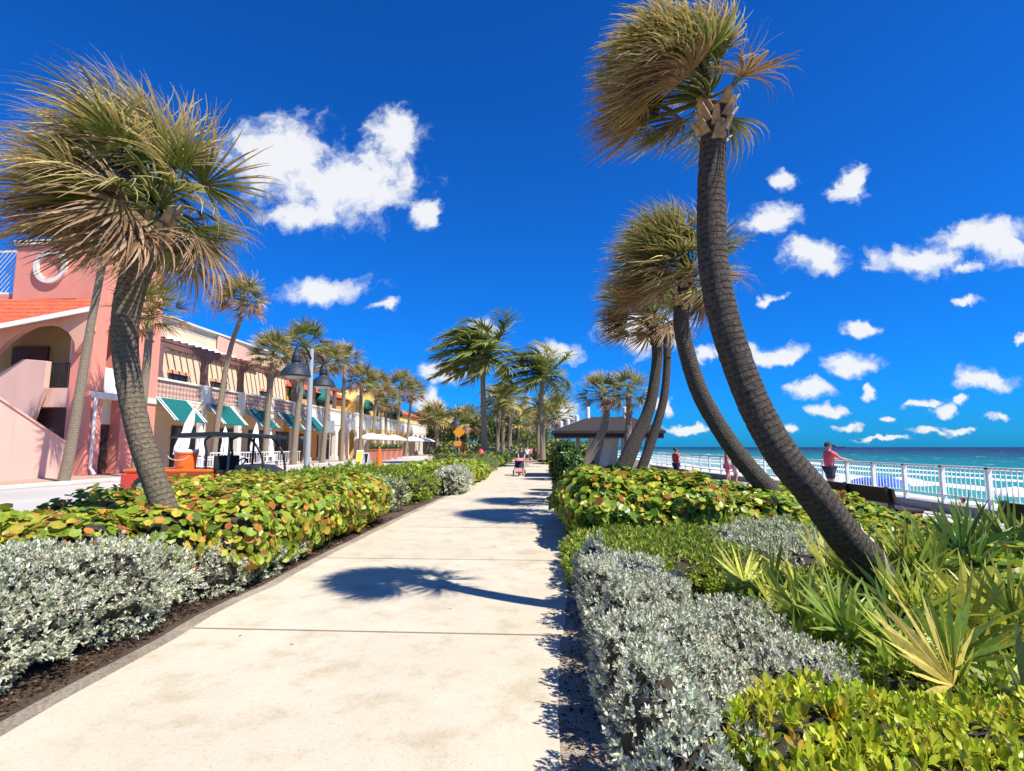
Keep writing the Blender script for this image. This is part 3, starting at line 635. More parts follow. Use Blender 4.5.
far=[('low golden palm standing before the dark trees past the end of the arcade',[(437,457,4),(437,440,4),(436,420,4)],80,2.6),
('squat golden palm beside the golden one at the end of the arcade',[(428,457,3.5),(428,440,3.5),(427,424,3.5)],95,2.6),
('far palm seen just right of the orange diamond sign',[(468,457,3.5),(468,440,3),(467,424,3)],85,2.6),
('far palm between the two coconut palms, left one',[(497,457,4),(498,430,4),(499,406,4)],62,2.2),
('far palm between the two coconut palms, slightly taller right one',[(509,457,4),(510,430,4),(511,403,4)],66,2.3),
('bushy far palm on the left of the path end',[(517,457,3),(518,440,3),(519,424,3)],90,2.7),
('distant thin palm over the end of the path',[(527,455,2),(528,440,2),(529,424,2)],120,2.8),
('distant thin palm just left of the right coconut trunk',[(536,455,2),(537,440,2),(538,422,2)],125,3.0),
('palm leaning behind the right coconut trunk',[(549,458,3.5),(547,440,3),(546,420,3)],75,2.3),
('golden palm between the coconut palm and the pavilion roof',[(556,459,4),(557,440,3.5),(557,417,3.5)],60,2.4)]
for i,(lb,nd,D,R) in enumerate(far):sabal(lb,nd,D,R,n=30,nb=14,wind=(-.12,0,0),seed=60+i,straw=1.0,dead=.2,group='palms at the far end of the path',sides=8,step=.4,nseg=3,boot=False,tipw=9)
coconut('tall coconut palm with wind swept green fronds left of the path end',[(484,460,7),(484,425,6),(483,385,5),(484,358,4.5)],46,5.0,n=36,seed=71,wind=(-1.05,0,.15))
coconut('tall coconut palm with swept green fronds right of the path end',[(543,460,6),(542,430,5),(541,400,4.5),(543,378,4.5)],46,3.7,n=30,seed=72,wind=(-.8,0,.3))
coconut('shorter coconut palm behind the left one, its fronds reaching right',[(503,458,4),(503,430,4),(503,402,4)],58,3.3,n=16,seed=73,wind=(-.3,0,.1))
coconut('shorter coconut trunk close behind the right coconut palm',[(539,460,4),(538,430,4),(539,410,4)],54,2.5,n=12,seed=74,wind=(-.6,0,.1))
# ================================================================== SHRUBS
R5=np.random.default_rng(77)
b=row(R5,-4.7,-3.45,2.1,5.7,.77,.5);b+=[(xy(LE,y)-.5,y,.25,.3,.45,.3) for y in (6.2,7.,7.8)]
shrub('silver_shrub','large silver leaved shrub in the left foreground, in front of the sea grape hedge','shrub',b,95000,T_small,.034,PAL_SILVER,'silver',101,cluster=8,core=.8,up=.6,lump=.34)
b=row(R5,-6.9,-4.5,2.6,6.6,.93,.6)+row(R5,-6.9,-3.55,6.6,12.3,1.06,.62,.1)+[(-4.5,5.2,.65,.5,.6,.36),(-4.2,5.9,.66,.5,.5,.38)]+[(xy(LE,y)-.58,y,.55,.5,.55,.5) for y in (6.6,7.3,8.1,8.9,9.7,10.5,11.3,12.0)]
shrub('sea_grape_hedge','long sea grape hedge with round green, yellow and orange leaves left of the path','hedge',b,33000,T_round,.102,PAL_GRAPE_RED,'leaf',102,core=.77,up=.55,lump=.2,shell=.26)
b=row(R5,-5.2,-3.75,12.8,14.8,.85,.55)
shrub('silver_shrub','small grey green shrub straight after the end of the left sea grape hedge','shrub',b,9000,T_oval,.06,PAL_SILVER[2:]+PAL_GREEN[:2]+PAL_SILVER[:1],'silver',103,cluster=7)
b=row(R5,-7.4,-4.6,12.2,20.5,1.0,.75)+row(R5,-4.6,-3.6,15.4,18.6,.9,.55)
shrub('green_hedge','mixed green hedge beyond the small grey shrub on the left of the path','hedge',b,16000,T_oval,.1,PAL_GREEN+PAL_GRAPE[:2],'leaf',104,cluster=5)
b=row(R5,-3.9,-2.75,18.6,21.2,.95,.55)
shrub('silver_shrub','round pale silver shrub standing out against the far green hedge on the left','shrub',b,9000,T_oval,.07,PAL_SILVER,'silver',105,cluster=7)
b=row(R5,-6.5,-2.9,21.4,30,1.0,.8)
shrub('sea_grape_hedge','far sea grape hedge on the left, ending near the red hydrant','hedge',b,11000,T_round,.15,PAL_GRAPE,'leaf',106)
b=row(R5,-5.0,-3.2,31,40,.95,.75)
shrub('silver_shrub','pale shrub strip past the far sea grape hedge on the left','shrub',b,6000,T_oval,.1,PAL_SILVER[2:]+PAL_GREEN,'leaf',107,cluster=5)
b=row(R5,-9.0,-3.4,42,62,1.2,1.2)
shrub('green_hedge','farthest green hedge left of the path under the coconut palms','hedge',b,7000,T_oval,.22,PAL_GREEN+PAL_GRAPE[:1],'leaf',108)
# right bed
b=row(R5,.42,1.3,1.2,6.7,.5,.36,.12)+[(.5,y,.3,.2,.3,.4) for y in (2.1,2.7,3.4,3.9,4.6,5.3,5.9)]+row(R5,1.1,1.75,3.0,5.0,.45,.33,.1)
shrub('silver_shrub','broad low silver leaved shrub in the right foreground, along the path edge','shrub',b,120000,T_small,.028,PAL_SILVER,'silver',111,cluster=8,core=.8,up=.9,lump=.3,open_=.8)
b=row(R5,.32,2.6,6.3,8.9,.42,.4,.12)
shrub('ground_shrub','low yellow green shrub between the right silver shrub and the right sea grape','shrub',b,26000,T_small,.058,PAL_GREEN+[(.42,.46,.08,3)],'leaf',112,cluster=6,up=.9)
b=row(R5,2.2,4.4,6.6,10.0,.45,.42,.1)
shrub('silver_shrub','flat patch of silver leaves in front of the leaning palm trunks','shrub',b,34000,T_small,.045,PAL_SILVER+PAL_GREEN[:1],'silver',113,cluster=7,up=.9)
b=row(R5,.35,3.1,8.8,13.6,1.14,.6,.1)+[(1.1,9.6,.55,.55,.55,.58)]
shrub('sea_grape_bush','tall sea grape bush at the right path edge, in front of the pavilion palms','bush',b,26000,T_round,.108,PAL_GRAPE,'leaf',114,core=.77,up=.5,lump=.2)
b=row(R5,3.0,5.9,9.8,14.2,.82,.6,.12)
shrub('sea_grape_bush','lower sea grape bush behind the base of the slim curving palm','bush',b,15000,T_round,.105,PAL_GRAPE,'leaf',115,lump=.2)
b=row(R5,3.9,6.2,4.6,10.0,.58,.5,.12)
shrub('sea_grape_bush','low sea grape bush in front of the benches, right of the largest palm trunk','bush',b,17000,T_round,.105,PAL_GRAPE,'leaf',116,lump=.2,up=.8)
b=row(R5,.75,2.5,1.2,2.85,.56,.36,.1)+[(2.6,2.2,.3,.4,.4,.3)]
shrub('lime_shrub','glossy yellow green shrub at the bottom right corner of the photo','shrub',b,26000,T_oval,.052,PAL_LIME,'leaf',117,cluster=8,up=1.,open_=.9)
b=row(R5,1.7,3.6,2.6,6.4,.32,.4,.2)+[(3.2,4.6,.25,.5,.5,.3),(2.9,4.4,.25,.45,.4,.27)]
shrub('ground_shrub','low green undergrowth between the palmetto fans','shrub',b,22000,T_oval,.055,PAL_GREEN+PAL_LIME[:1],'leaf',118,cluster=5,up=.9,core=.7)
for i,(a,c,d,e,lb) in enumerate([(.75,2.0,15,23,'clipped low hedge along the right path edge past the sea grape bush'),(.5,2.2,27,42,'far low hedge on the right edge of the path'),]):
    b=row(R5,a,c,d,e,.85,.6);shrub('low_hedge',lb,'hedge',b,7000,T_oval,.12,PAL_GREEN+PAL_GRAPE[:2],'leaf',120+i,cluster=4)
c=P(566,440,21)
shrub('round_bush','dark green rounded bush left of the beach pavilion','bush',[(c[0],21,1.15,.5,.5,.75),(c[0]-.25,21.2,.9,.38,.4,.7),(c[0]+.28,21,.95,.38,.4,.68)],3200,T_oval,.14,PAL_DARK,'leaf',130)
fans=[('yellow green palmetto in front of the largest palm base, left of the other fans',(763,607,.2),.42,8,((.28,.33,.05),(.5,.5,.1))),
('tall palmetto with upright yellow tipped blades beside the base of the largest palm',(845,600,.2),.5,12,((.2,.28,.04),(.5,.46,.08))),
('palmetto with pale green upright fans bordering the silver shrub',(826,650,.2),.42,10,((.22,.33,.05),(.4,.44,.08))),
('palmetto with bright mid green fan in the middle of the right bed',(876,668,.2),.42,9,((.12,.26,.05),(.26,.38,.06))),
('large dark green palmetto right of the largest palm base',(955,592,.2),.6,14,((.07,.17,.025),(.16,.27,.05))),
('dark green palmetto cut by the right edge of the photo',(1040,590,.2),.6,12,((.09,.18,.03),(.2,.3,.05))),
('yellow orange tinged palmetto reaching towards the right edge',(955,660,.2),.45,9,((.3,.33,.04),(.6,.45,.05))),
('low palmetto with long yellow blades just above the glossy shrub',(940,690,.2),.42,9,((.26,.36,.05),(.55,.5,.08))),
('bushy yellow green palmetto hiding the foot of the biggest leaning palm',(895,600,.15),.5,13,((.22,.3,.04),(.5,.47,.08))),
('spiky palmetto just right of the foot of the biggest palm',(925,598,.15),.48,11,((.13,.23,.03),(.32,.36,.06))),
('leafy palmetto at the right border, above the glossy shrub corner',(1000,655,.2),.5,12,((.2,.3,.04),(.45,.46,.08))),
('upright palmetto between the dark green one and the orange tinged one',(915,635,.2),.48,11,((.16,.28,.04),(.42,.46,.08))),
('low bright palmetto beside the silver shrub edge, nearest the ground cover',(795,628,.2),.4,9,((.28,.36,.05),(.5,.5,.1))),
('dark bushy palmetto next to the bench at the right edge',(990,560,.2),.55,13,((.08,.17,.03),(.18,.28,.05))),
('small spiky palmetto between the trunk base and the dark palmetto',(905,575,.2),.45,9,((.12,.2,.03),(.3,.34,.06))),
('palmetto with dry grey dead fans in the bottom right corner',(1015,740,.2),.5,5,((.3,.33,.1),(.55,.42,.12)))]
for i,(lb,(x,y,z),R,nf,cl) in enumerate(fans):
    g=G(x,y,z);fan_plant(lb,(g[0],g[1],0),200+i,max(5,int(nf*.7)),R,cl,group='palmettos in the right bed',deadn=7 if 'dead' in lb else 2)
# bark chips and litter near the left hedge: real little pieces
rng=np.random.default_rng(9);n=5200
yy=rng.uniform(2.2,13,n);xx=np.array([xy(LE,y) for y in yy])-.22-np.abs(rng.normal(0,.25,n));p=np.stack([xx,yy,rng.uniform(.006,.03,n)],1)
n2=2600;y2=rng.uniform(1.5,16,n2);x2=np.array([xy(RE,y) for y in y2])+np.abs(rng.normal(0,.2,n2))+.02;p=np.concatenate([p,np.stack([x2,y2,rng.uniform(.014,.022,n2)],1)])
d=unit(rng.normal(size=p.shape)*[1,1,.15]);nr=unit(rng.normal(0,.4,p.shape)+[0,0,1]);col=pick(rng,len(p),[(.1,.055,.03,4),(.2,.12,.07,2),(.05,.03,.02,3),(.3,.2,.12,1)])
V,F,C=leaves(p,d,nr,rng.uniform(.012,.045,len(p)),T_oval,col);o=mesh_np('leaf_litter',V,F,M['leaf'],None,col=C);tag(o,'scattered brown bark chips and dead leaves along the path edges','leaf litter',kind='stuff')
# ================================================================== BUILDINGS
XF=-20.0
def fY(px,py=380):return float(W(px,py,XF)[1])
def fZ(px,py,X=XF):return float(W(px,py,X)[2])
GZ=.42
Yc=fY(100,270);Yr=fY(166,265);xl=float(P(12,300,Yc)[0]);zt=fZ(100,235);zb=float(P(50,299,Yc)[2])
A=thing('pink_building','coral pink stuccoed corner building with tower, arched porch, outside stairs and white ring','building',(-21,Yc,GZ))
mb=MB();mb.box(xl,XF,Yc,Yr,zb,zt-.35);ya_,yb_=fY(103,400),fY(122,400)
Zrec=min(fZ(112,326),zb-.3) # top of recess
ya,yb=fY(103,400),fY(122,400)
mb.box(XF-.6,XF,ya_,yb_,Zrec,zb)
xp=float(P(69,380,Yc)[0])
mb.box(xp,XF,Yc,ya,GZ,zb);mb.box(XF-.62,XF-.02,ya-.01,yb,GZ+0,GZ+.02)
mb.box(XF-1.5,XF,yb,Yr,GZ,zb)
mb.build('tower_wall',M['pink'],A,bevel=.02)
mb=MB()
for (x0,x1,y0,y1) in((xl-.1,XF+.12,Yc-.12,Yr+.12),):
    mb.box(x0,x1,y0,y1,zt-.35,zt-.12)
mb.build('cornice',M['wcream'],A,bevel=.03)
# ring
rc=P(52,267,Yc);mb=MB();V=[];F=[];n=40
for k in range(n):
    t=2*math.pi*k/n
    for r,dy in((.58,0),(.58,-.14),(.78,-.14),(.78,0)):V.append((rc[0]+r*math.cos(t),Yc+dy-.003,rc[2]+r*math.sin(t)))
for k in range(n):
    for j in range(4):F.append((k*4+j,k*4+(j+1)%4,((k+1)%n)*4+(j+1)%4,((k+1)%n)*4+j))
mb.add(V,F).build('ring_moulding',M['wcream'],A,smooth=True)
# recess: back wall, door, band, balcony panel
mb=MB();mb.box(XF-1.6,XF-1.45,ya-.2,yb+.2,GZ,Zrec+.2);mb.build('recess_wall',M['cream'],A)
zl0,zl1=fZ(125,401),fZ(125,395)
mb=MB();mb.box(XF-1.5,XF+.08,fY(92) if fY(92)>Yc else Yc-.08,Yr+.05,zl0,zl1);mb.build('ledge',M['wcream'],A,bevel=.02)
mb=MB();mb.box(XF-.35,XF-.25,ya,yb,zl1,fZ(115,368));mb.build('balcony_panel',M['white'],A)
w=MB().box(XF-1.44,XF-1.36,ya+.1,yb-.1,fZ(115,385),fZ(115,335)).build('window',M['brown'],A)
MB().box(XF-1.37,XF-1.33,ya+.2,yb-.2,fZ(115,383),fZ(115,338)).build('pane',M['glass'],w)
zd=fZ(110,424);dr=MB().box(XF-.62,XF-.5,ya-.35,yb,GZ+.02,zd)
mb=MB();mb.box(XF-.66,XF-.5,ya+.002,yb-.002,zd,zl0);mb.build('door_lintel',M['cream'],A)
d=MB().box(XF-.62,XF-.52,ya+.002,yb-.002,GZ+.02,zd-.002).build('door',M['brown'],A)
ym=(ya+yb)/2
for s in(0,1):MB().box(XF-.53,XF-.49,ya+.12+s*(ym-ya),ym-.1+s*(ym-ya)-.02,GZ+.3,zd-.25).build('pane',M['glass'],d)
MB().tube([(XF-.45,ym-.03,1.3),(XF-.45,ym-.03,1.6)],.02,6).build('handle',M['white'],d)
MB().tube([(XF+.1,Yc+.25,zl0),(XF+.1,Yc+.25,.75),(XF+.35,Yc+.25,.45)],.07,8).build('downpipe',M['white'],A,smooth=True)
# porch: shed roof, fascia, arch wall
q=[P(-70,299,Yc),P(93,299.5,Yc),P(93,306,Yc-.35),P(-70,337,Yc-1.9)]
MB().prism(q,(0,0,-.1)).build('porch_roof',M['tiles'],A)
e0,e1=q[3],q[2]
MB().beam(e0+[0,-.02,-.12],e1+[0,-.02,-.12],.1,.2).build('fascia',M['white'],A)
Yp=Yc-.3
def pp(x,y,D=None):return P(x,y,Yp if D is None else D)
out=[pp(-60,330),pp(91,311),pp(91,330),pp(75,352),pp(74,342),pp(68,332),pp(58,326),pp(46,324),pp(32,326),pp(18,333),pp(6,342),pp(-6,355),pp(-16,372),pp(-22,395),pp(-60,395)]
MB().prism(out,(0,.3,0)).build('arch_wall',M['salmon'],A,bevel=.015)
Yb=Yc+2.2
mb=MB();mb.box(-34,xp,Yb,Yb+.2,GZ,zb+.2);mb.box(-34,xp+.0,Yc+.35,Yb,zb-.5,zb-.3);mb.build('porch_wall',M['ochre'],A)
w0,w1=P(13,347,Yb-.1),P(46,372,Yb-.1)
MB().box(w0[0],w1[0],Yb-.12,Yb-.003,w1[2]-.5,w0[2]).build('window',M['brown'],A)
# landing, railing, stair parapets
l0,l1=P(34,388,Yc+.0),P(69,407,Yc)
MB().box(l0[0],xp,Yc+.05,Yb,l1[2],l0[2]).build('landing',M['blush'],A,bevel=.01)
mb=MB();r0,r1=P(44,363,Yc+.1),P(69,386,Yc+.1)
mb.box(r0[0],xp,Yc+.08,Yc+.13,r0[2]-.04,r0[2]);mb.box(r0[0],xp,Yc+.08,Yc+.13,r1[2],r1[2]+.05)
k=r0[0]
while k<xp:mb.box(k,k+.025,Yc+.09,Yc+.12,r1[2],r0[2]);k+=.11
mb.build('balcony_railing',M['black'],A)
Yi=Yc-.35
MB().prism([P(a,b,Yi) for a,b in((-70,412),(0,373),(23,359),(47,361),(44,388),(36,407),(28,430),(20,470),(-70,470))],(0,.25,0)).build('upper_stair_parapet',M['blush'],A,bevel=.02)
MB().box(P(36,420,Yc+.4)[0],P(66,420,Yc+.4)[0],Yc+.4,Yc+.5,GZ,l1[2]-.05).build('under_stair_dark_panel',M['brown'],A)  # dark slab, its colour stands in for the shade of the open space
sp_=[W(-70,352,XF),W(0,400,XF),W(69,446,XF),W(70,479.5,XF),W(0,486,XF),W(-70,493,XF)]
for s_ in sp_[3:]:s_[2]=GZ
MB().prism(sp_,(-.25,0,0)).build('lower_stair_wall',M['blush'],A)
MB().prism([s_+np.array([.05,0,0]) for s_ in (sp_[0],sp_[1],sp_[2])]+[s_+np.array([.05,0,.09]) for s_ in (sp_[2],sp_[1],sp_[0])],(-.35,0,0)).build('stair_coping',M['blush'],A)
# terrace with white lattice rail on the far left, lit window strip
mb=MB();mb.box(-33,xl,Yc+.3,Yc+6,zb-.3,zb+.35);mb.build('terrace_parapet',M['pink'],A)
mb=MB();t0=P(8,250,Yc+.3)[2];mb.box(-33,xl-.02,Yc+.34,Yc+.4,t0-.1,t0);mb.box(-33,xl-.02,Yc+.34,Yc+.4,zb+.35,zb+.45);mb.box(xl-.12,xl-.02,Yc+.3,Yc+.42,zb+.3,t0)
k=-33.
while k<xl-.7:mb.beam((k,Yc+.36,zb+.4),(k+(t0-zb-.4)*.8,Yc+.36,t0),.03,.03);k+=.22
mb.build('lattice_fence',M['white'],A)

# ---- B: long cream building with pergola balcony and teal awnings
B0,B1=Yr,fY(311)
Bd=thing('pergola_building','long cream two storey building with maroon pergola balcony over teal awnings','building',(-22,(B0+B1)/2,GZ))
zpt,zpb=fZ(157,377),fZ(157,377)-1.0
zaw=fZ(157,397)
zbeam=fZ(162,339);ztop=fZ(187,320)+.45
XB=-22.2
mb=MB();mb.box(XB-6,XB,B0,B1,GZ,ztop-.4);mb.build('wall',M['cream'],Bd)
mb=MB();mb.box(XB,XF,B0+.01,B1,zpb-.5,zpb);mb.build('balcony_floor',M['cream'],Bd)
# parapet lattice panels between white pilasters
pil=[fY(159)+.1+i*((fY(296)-fY(159)))/4 for i in range(0,5)];pitch=pil[1]-pil[0]
while pil[-1]+pitch<B1-.5:pil.append(pil[-1]+pitch)
mb=MB();mb.box(XF-.18,XF-.04,B0+.01,B1,zpb,zpt-.12);mb.build('lattice_parapet',M['lattice'],Bd)
mb=MB();mb.box(XF-.26,XF+.06,B0+.01,B1,zpt-.12,zpt);mb.box(XF-.22,XF+.02,B0+.01,B1,zpb-.12,zpb);mb.build('parapet_coping',M['wcream'],Bd,bevel=.015)
for y in pil[1:]:MB().box(XF-.24,XF+.04,y-.42,y+.42,zpb-.002,zpt-.125).build('pilaster_panel',M['wcream'],Bd,bevel=.01)
# pergola
mb=MB();mb.box(XF-.3,XF-.06,B0+.02,B1,zbeam-.35,zbeam-.05);mb.box(XF-.34,XF-.02,B0+.02,B1,zbeam-.05,zbeam+.06);mb.build('pergola_beam',M['purple'],Bd)
for y in pil:
    p_=MB().box(XF-.33,XF-.03,y-.16,y+.16,zpt,zbeam-.352).build('pergola_post',M['purple'],Bd)
    for sg in(-1,1):MB().prism([(XF-.28,y+sg*.16,zbeam-.36),(XF-.28,y+sg*.75,zbeam-.36),(XF-.28,y+sg*.6,zbeam-.5),(XF-.28,y+sg*.35,zbeam-.62),(XF-.28,y+sg*.16,zbeam-.8)],(.2,0,0)).build('bracket',M['purple'],p_)
y=B0+.3;mb=MB()
while y<B1:mb.box(XB+.01,XF+.02,y-.05,y+.05,zbeam+.065,zbeam+.17);y+=.62
mb.build('rafters',M['purple'],Bd)
# upper wall band above pergola, cream raised parapet with scroll ends
mb=MB();mb.box(XB-6,XB+.02,B0+.0,B1,ztop-.4,ztop);mb.build('upper_wall',M['wcream'],Bd)
mb=MB();mb.box(XB-.2,XB+.25,B0,B1+.1,ztop,ztop+.14);mb.build('roof_coping',M['white'],Bd,bevel=.03)
for (a,c) in((fY(178)+.1,fY(197)),(fY(262),fY(283))):
    pts=[(a-2.2,zbeam+.25),(c,zbeam+.25),(c,zbeam+.9),(c-.7,zbeam+1.0),(c-1.2,zbeam+1.4),(c-1.8,ztop-.25),(a-2.2,ztop-.05)]
    MB().prism([(XB+.12,max(y_,B0+.01),z_) for y_,z_ in pts],(.1,0,0)).build('scroll_gable',M['blush'],Bd)
mb=MB()
for (a,c) in((fY(195),fY(262)),):mb.prism([(XB+.02,a,zbeam+.65),(XB+.4,a,zbeam+.5),(XB+.4,a,zbeam+.62),(XB+.02,a,zbeam+.98)],(0,c-a,0))
mb.build('tile_eave',M['wcream'],Bd)
# upstairs windows
for px in(160,204,243,288):
    y=fY(px)+1.4 if px==160 else fY(px)+.8
    w=MB().box(XB,XB+.12,y-.75,y+.75,zpt-.6,zpt+.75).build('window',M['brown'],Bd)
    for s in(-1,1):MB().box(XB+.1,XB+.14,y+(s-1)*.33+.02,y+(s+1)*.33-.02,zpt-.5,zpt+.65).build('pane',M['glass'],w)
    MB().box(XB,XB+.2,y-.95,y+.95,zpt+.75,zpt+.95).build('window_head',M['salmon'],w)
# ground floor: doors, windows, columns, awnings
i=0
aws=[]
ystart=fY(157);y=ystart
while y+2.6<B1+1.5:aws.append(y);y+=(fY(278)-fY(157))/3
for i,y in enumerate(aws):
    zc,zo=zaw,fZ(157,397)-1.2
    a=MB().prism([(XF+.03,y,zc),(XF+1.15,y,zo),(XF+1.15,y,zo-.05),(XF+.03,y,zc-.1)],(0,2.55,0)).build('awning',M['teal'],Bd)
    for o in(-.08,.14,2.35,2.57):MB().prism([(XF+.04,y+o,zc+.012),(XF+1.16,y+o,zo+.012),(XF+1.16,y+o,zo+.003),(XF+.04,y+o,zc+.003)],(0,.09,0)).build('stripe',M['cloth'],a)
    if i>0:
        w=MB().box(XB,XB+.1,y+.2,y+2.4,GZ if i%2 else GZ+.6,GZ+2.5).build('shop_window',M['brown'],Bd)
    else:
        w=MB().box(XB,XB+.1,y+.1,y+2.5,GZ+.4,GZ+2.6).build('shop_window',M['brown'],Bd)
    for s in range(3):MB().box(XB+.09,XB+.13,y+.28+s*.71,y+.28+s*.71+.62,GZ+.7 if i%2==0 else GZ+.1,GZ+2.4).build('pane',M['glass'],w)
for y in pil[1:]:
    MB().box(XF-.32,XF-.02,y-.22,y+.22,GZ,zpb-.13).build('column',M['wcream'],Bd,bevel=.02)

# ---- C: orange building with domed teal awnings, tiled roof, yellow gabled block
C0,C1=B1+.02,fY(431)
Cd=thing('orange_building','orange and yellow arcaded building with domed teal awnings, red tile roof and curved gable','building',(-22,(C0+C1)/2,GZ))
zo=fZ(320,385);yA=fY(352);yB=fY(367);yC=fY(398)
mb=MB();mb.box(XB-6,XB,C0,yB,GZ,fZ(345,402)+.6);mb.build('orange_wall',M['orange'],Cd)
zr=fZ(345,400)+.5
MB().prism([(XB+.5,C0,zr),(XB-3,C0,zr+1.7),(XB-6.5,C0,zr)],(0,yB-C0,0)).build('tile_roof',M['tiles'],Cd)
# yellow block with curved gable facing the street
zg=fZ(372,392)
pts=[(yB,GZ),(yC,GZ),(yC,zg-1.2)]
n=14;ymid=(yB+yC)/2;hw=(yC-yB)/2
for k in range(n+1):
    t=-1+2*k/n;pts.append((ymid-t*hw*(-1)*-1 if False else ymid-t*hw,zg-1.2+1.9*math.sqrt(max(0,1-t*t))**1.3))
pts.append((yB,zg-1.2))
MB().prism([(XF-1.2,a,b) for a,b in pts],(-6,0,0)).build('gable_wall',M['yellow'],Cd)
mb=MB()
cc=[(XF-1.15,ymid-(-1+2*k/n)*hw,zg-1.1+1.9*math.sqrt(max(0,1-(-1+2*k/n)**2))**1.3) for k in range(n+1)]
mb.tube(cc,.16,6);mb.build('gable_moulding',M['wcream'],Cd)
mb=MB();mb.box(XB-6,XF-1.6,yC,C1,GZ,zg-1.4);mb.build('yellow_wall',M['yellow'],Cd)
MB().prism([(XF-1.2,yC,zg-1.4),(XB-3,yC,zg+.2),(XB-6.2,yC,zg-1.4)],(0,C1-yC,0)).build('tile_roof',M['tiles'],Cd)
def dome(y,z,r,X):
    V=[];F=[];nu,nv=10,5
    for i in range(nv+1):
        ph=math.pi/2*i/nv
        for j in range(nu+1):
            t=-math.pi/2+math.pi*j/nu;V.append((X+r*.9*math.cos(t)*math.cos(ph),y+r*math.sin(t)*math.cos(ph),z+r*1.15*math.sin(ph)))
    for i in range(nv):
        for j in range(nu):F.append((i*(nu+1)+j,i*(nu+1)+j+1,(i+1)*(nu+1)+j+1,(i+1)*(nu+1)+j))
    o=MB().add(V,F).build('dome_awning',M['teal'],Cd,smooth=True);o.modifiers.new('s','SOLIDIFY').thickness=.05
    return o
for px,r in((319,1.15),(343,1.3),(377,1.1),(386,1.1),(396,1.1),(405,1.1)):
    y=fY(px);X=XB if px<352 else XF-1.2;z=zpt+.75
    dome(y,z,r,X)
    w=MB().box(X+.003,X+.06,y-r*.8,y+r*.8,zpt-.8,z+.02).build('window',M['brown'],Cd)
    MB().box(X+.05,X+.09,y-r*.65,y+r*.65,zpt-.7,z-.08).build('pane',M['glass'],w)
for px in(316,337):
    y=fY(px);MB().box(XF-.3,XF-.05,y-.2,y+.2,zpt,zbeam-.3).build('pergola_post',M['purple'],Cd)
MB().box(XF-.35,XF,C0+.01,fY(343),zbeam-.3,zbeam+.1).build('pergola_beam',M['purple'],Cd)
# balcony, balustrade, arcade
mb=MB();mb.box(XB,XF,C0+.01,C1,zpb-.5,zpb+.02);mb.build('balcony_floor',M['wcream'],Cd)
mb=MB();y=C0+.05;mb.box(XF-.25,XF+.03,C0+.01,C1,zpt-.12,zpt+.02)
mb.box(XF-.22,XF,C0+.01,C1,zpb+.02,zpt-.55)
while y<C1:mb.box(XF-.2,XF-.02,y,y+.16,zpt-.56,zpt-.11);y+=.42
mb.build('balustrade',M['wcream'],Cd)
# ground arcade with arches
bays=[];y=C0+.2;bw=(fY(345)-fY(325))*.62
while y+bw<C1:bays.append(y);y+=bw
zs=GZ+2.3;zc_=zpb-.5
for k,y in enumerate(bays):
    c_=MB().box(XF-.42,XF+.0,y-.28,y+.28,GZ,zs).build('arcade_column',M['wcream'] if k%3 else M['cream'],Cd,bevel=.02)
    MB().box(XF-.48,XF+.06,y-.34,y+.34,GZ,GZ+.35).build('plinth',M['wcream'],c_)
    r=bw/2-.28;yc=y+bw/2
    poly=[(y-.28,zs),(y+.28,zs)]+[(yc-r*math.cos(math.pi*j/8),zs+min(1,(zc_-zs-.15)/r)*r*math.sin(math.pi*j/8)) for j in range(1,8)]+[(y+bw-.28,zs),(y+bw-.28,zc_),(y-.28,zc_)]
    MB().prism([(XF-.4,a,b) for a,b in poly],(.36,0,0)).build('arch',M['wcream'] if yc<yB or yc>yC+8 else M['yellow'],Cd)
mb=MB();mb.box(XB-.3,XB+.02,C0,C1,GZ,zc_);mb.build('arcade_back_wall',M['orange'],Cd)
for k,y in enumerate(bays[::2]):
    w=MB().box(XB+.02,XB+.1,y+.5,y+bw*1.2,GZ,GZ+2.4).build('shop_door',M['brown'],Cd)
    MB().box(XB+.09,XB+.12,y+.7,y+bw*1.2-.2,GZ+.2,GZ+2.2).build('pane',M['glass'],w)
# ---- D: white block closing the row
D0,D1=C1+.02,C1+32
Dd=thing('white_building','far white low arcaded building at the end of the street row, half hidden by trees','building',(-22,(D0+D1)/2,GZ))
MB().box(XB-6,XB+.5,D0,D1,GZ,zpt+.2).build('wall',M['wcream'],Dd)
MB().box(XB-6,XF,D0,D1,zpb-.3,zpt).build('upper_storey',M['wcream'],Dd)
y=D0+.4
while y<D1:
    MB().box(XF-.5,XF-.1,y-.3,y+.3,GZ,zpb-.3).build('column',M['wcream'],Dd);y+=2.6
MB().prism([(XF+.2,D0,zpt+.2),(XB-3,D0,zpt+1.8),(XB-6,D0,zpt+.2)],(0,D1-D0,0)).build('roof',M['tiles'],Dd)

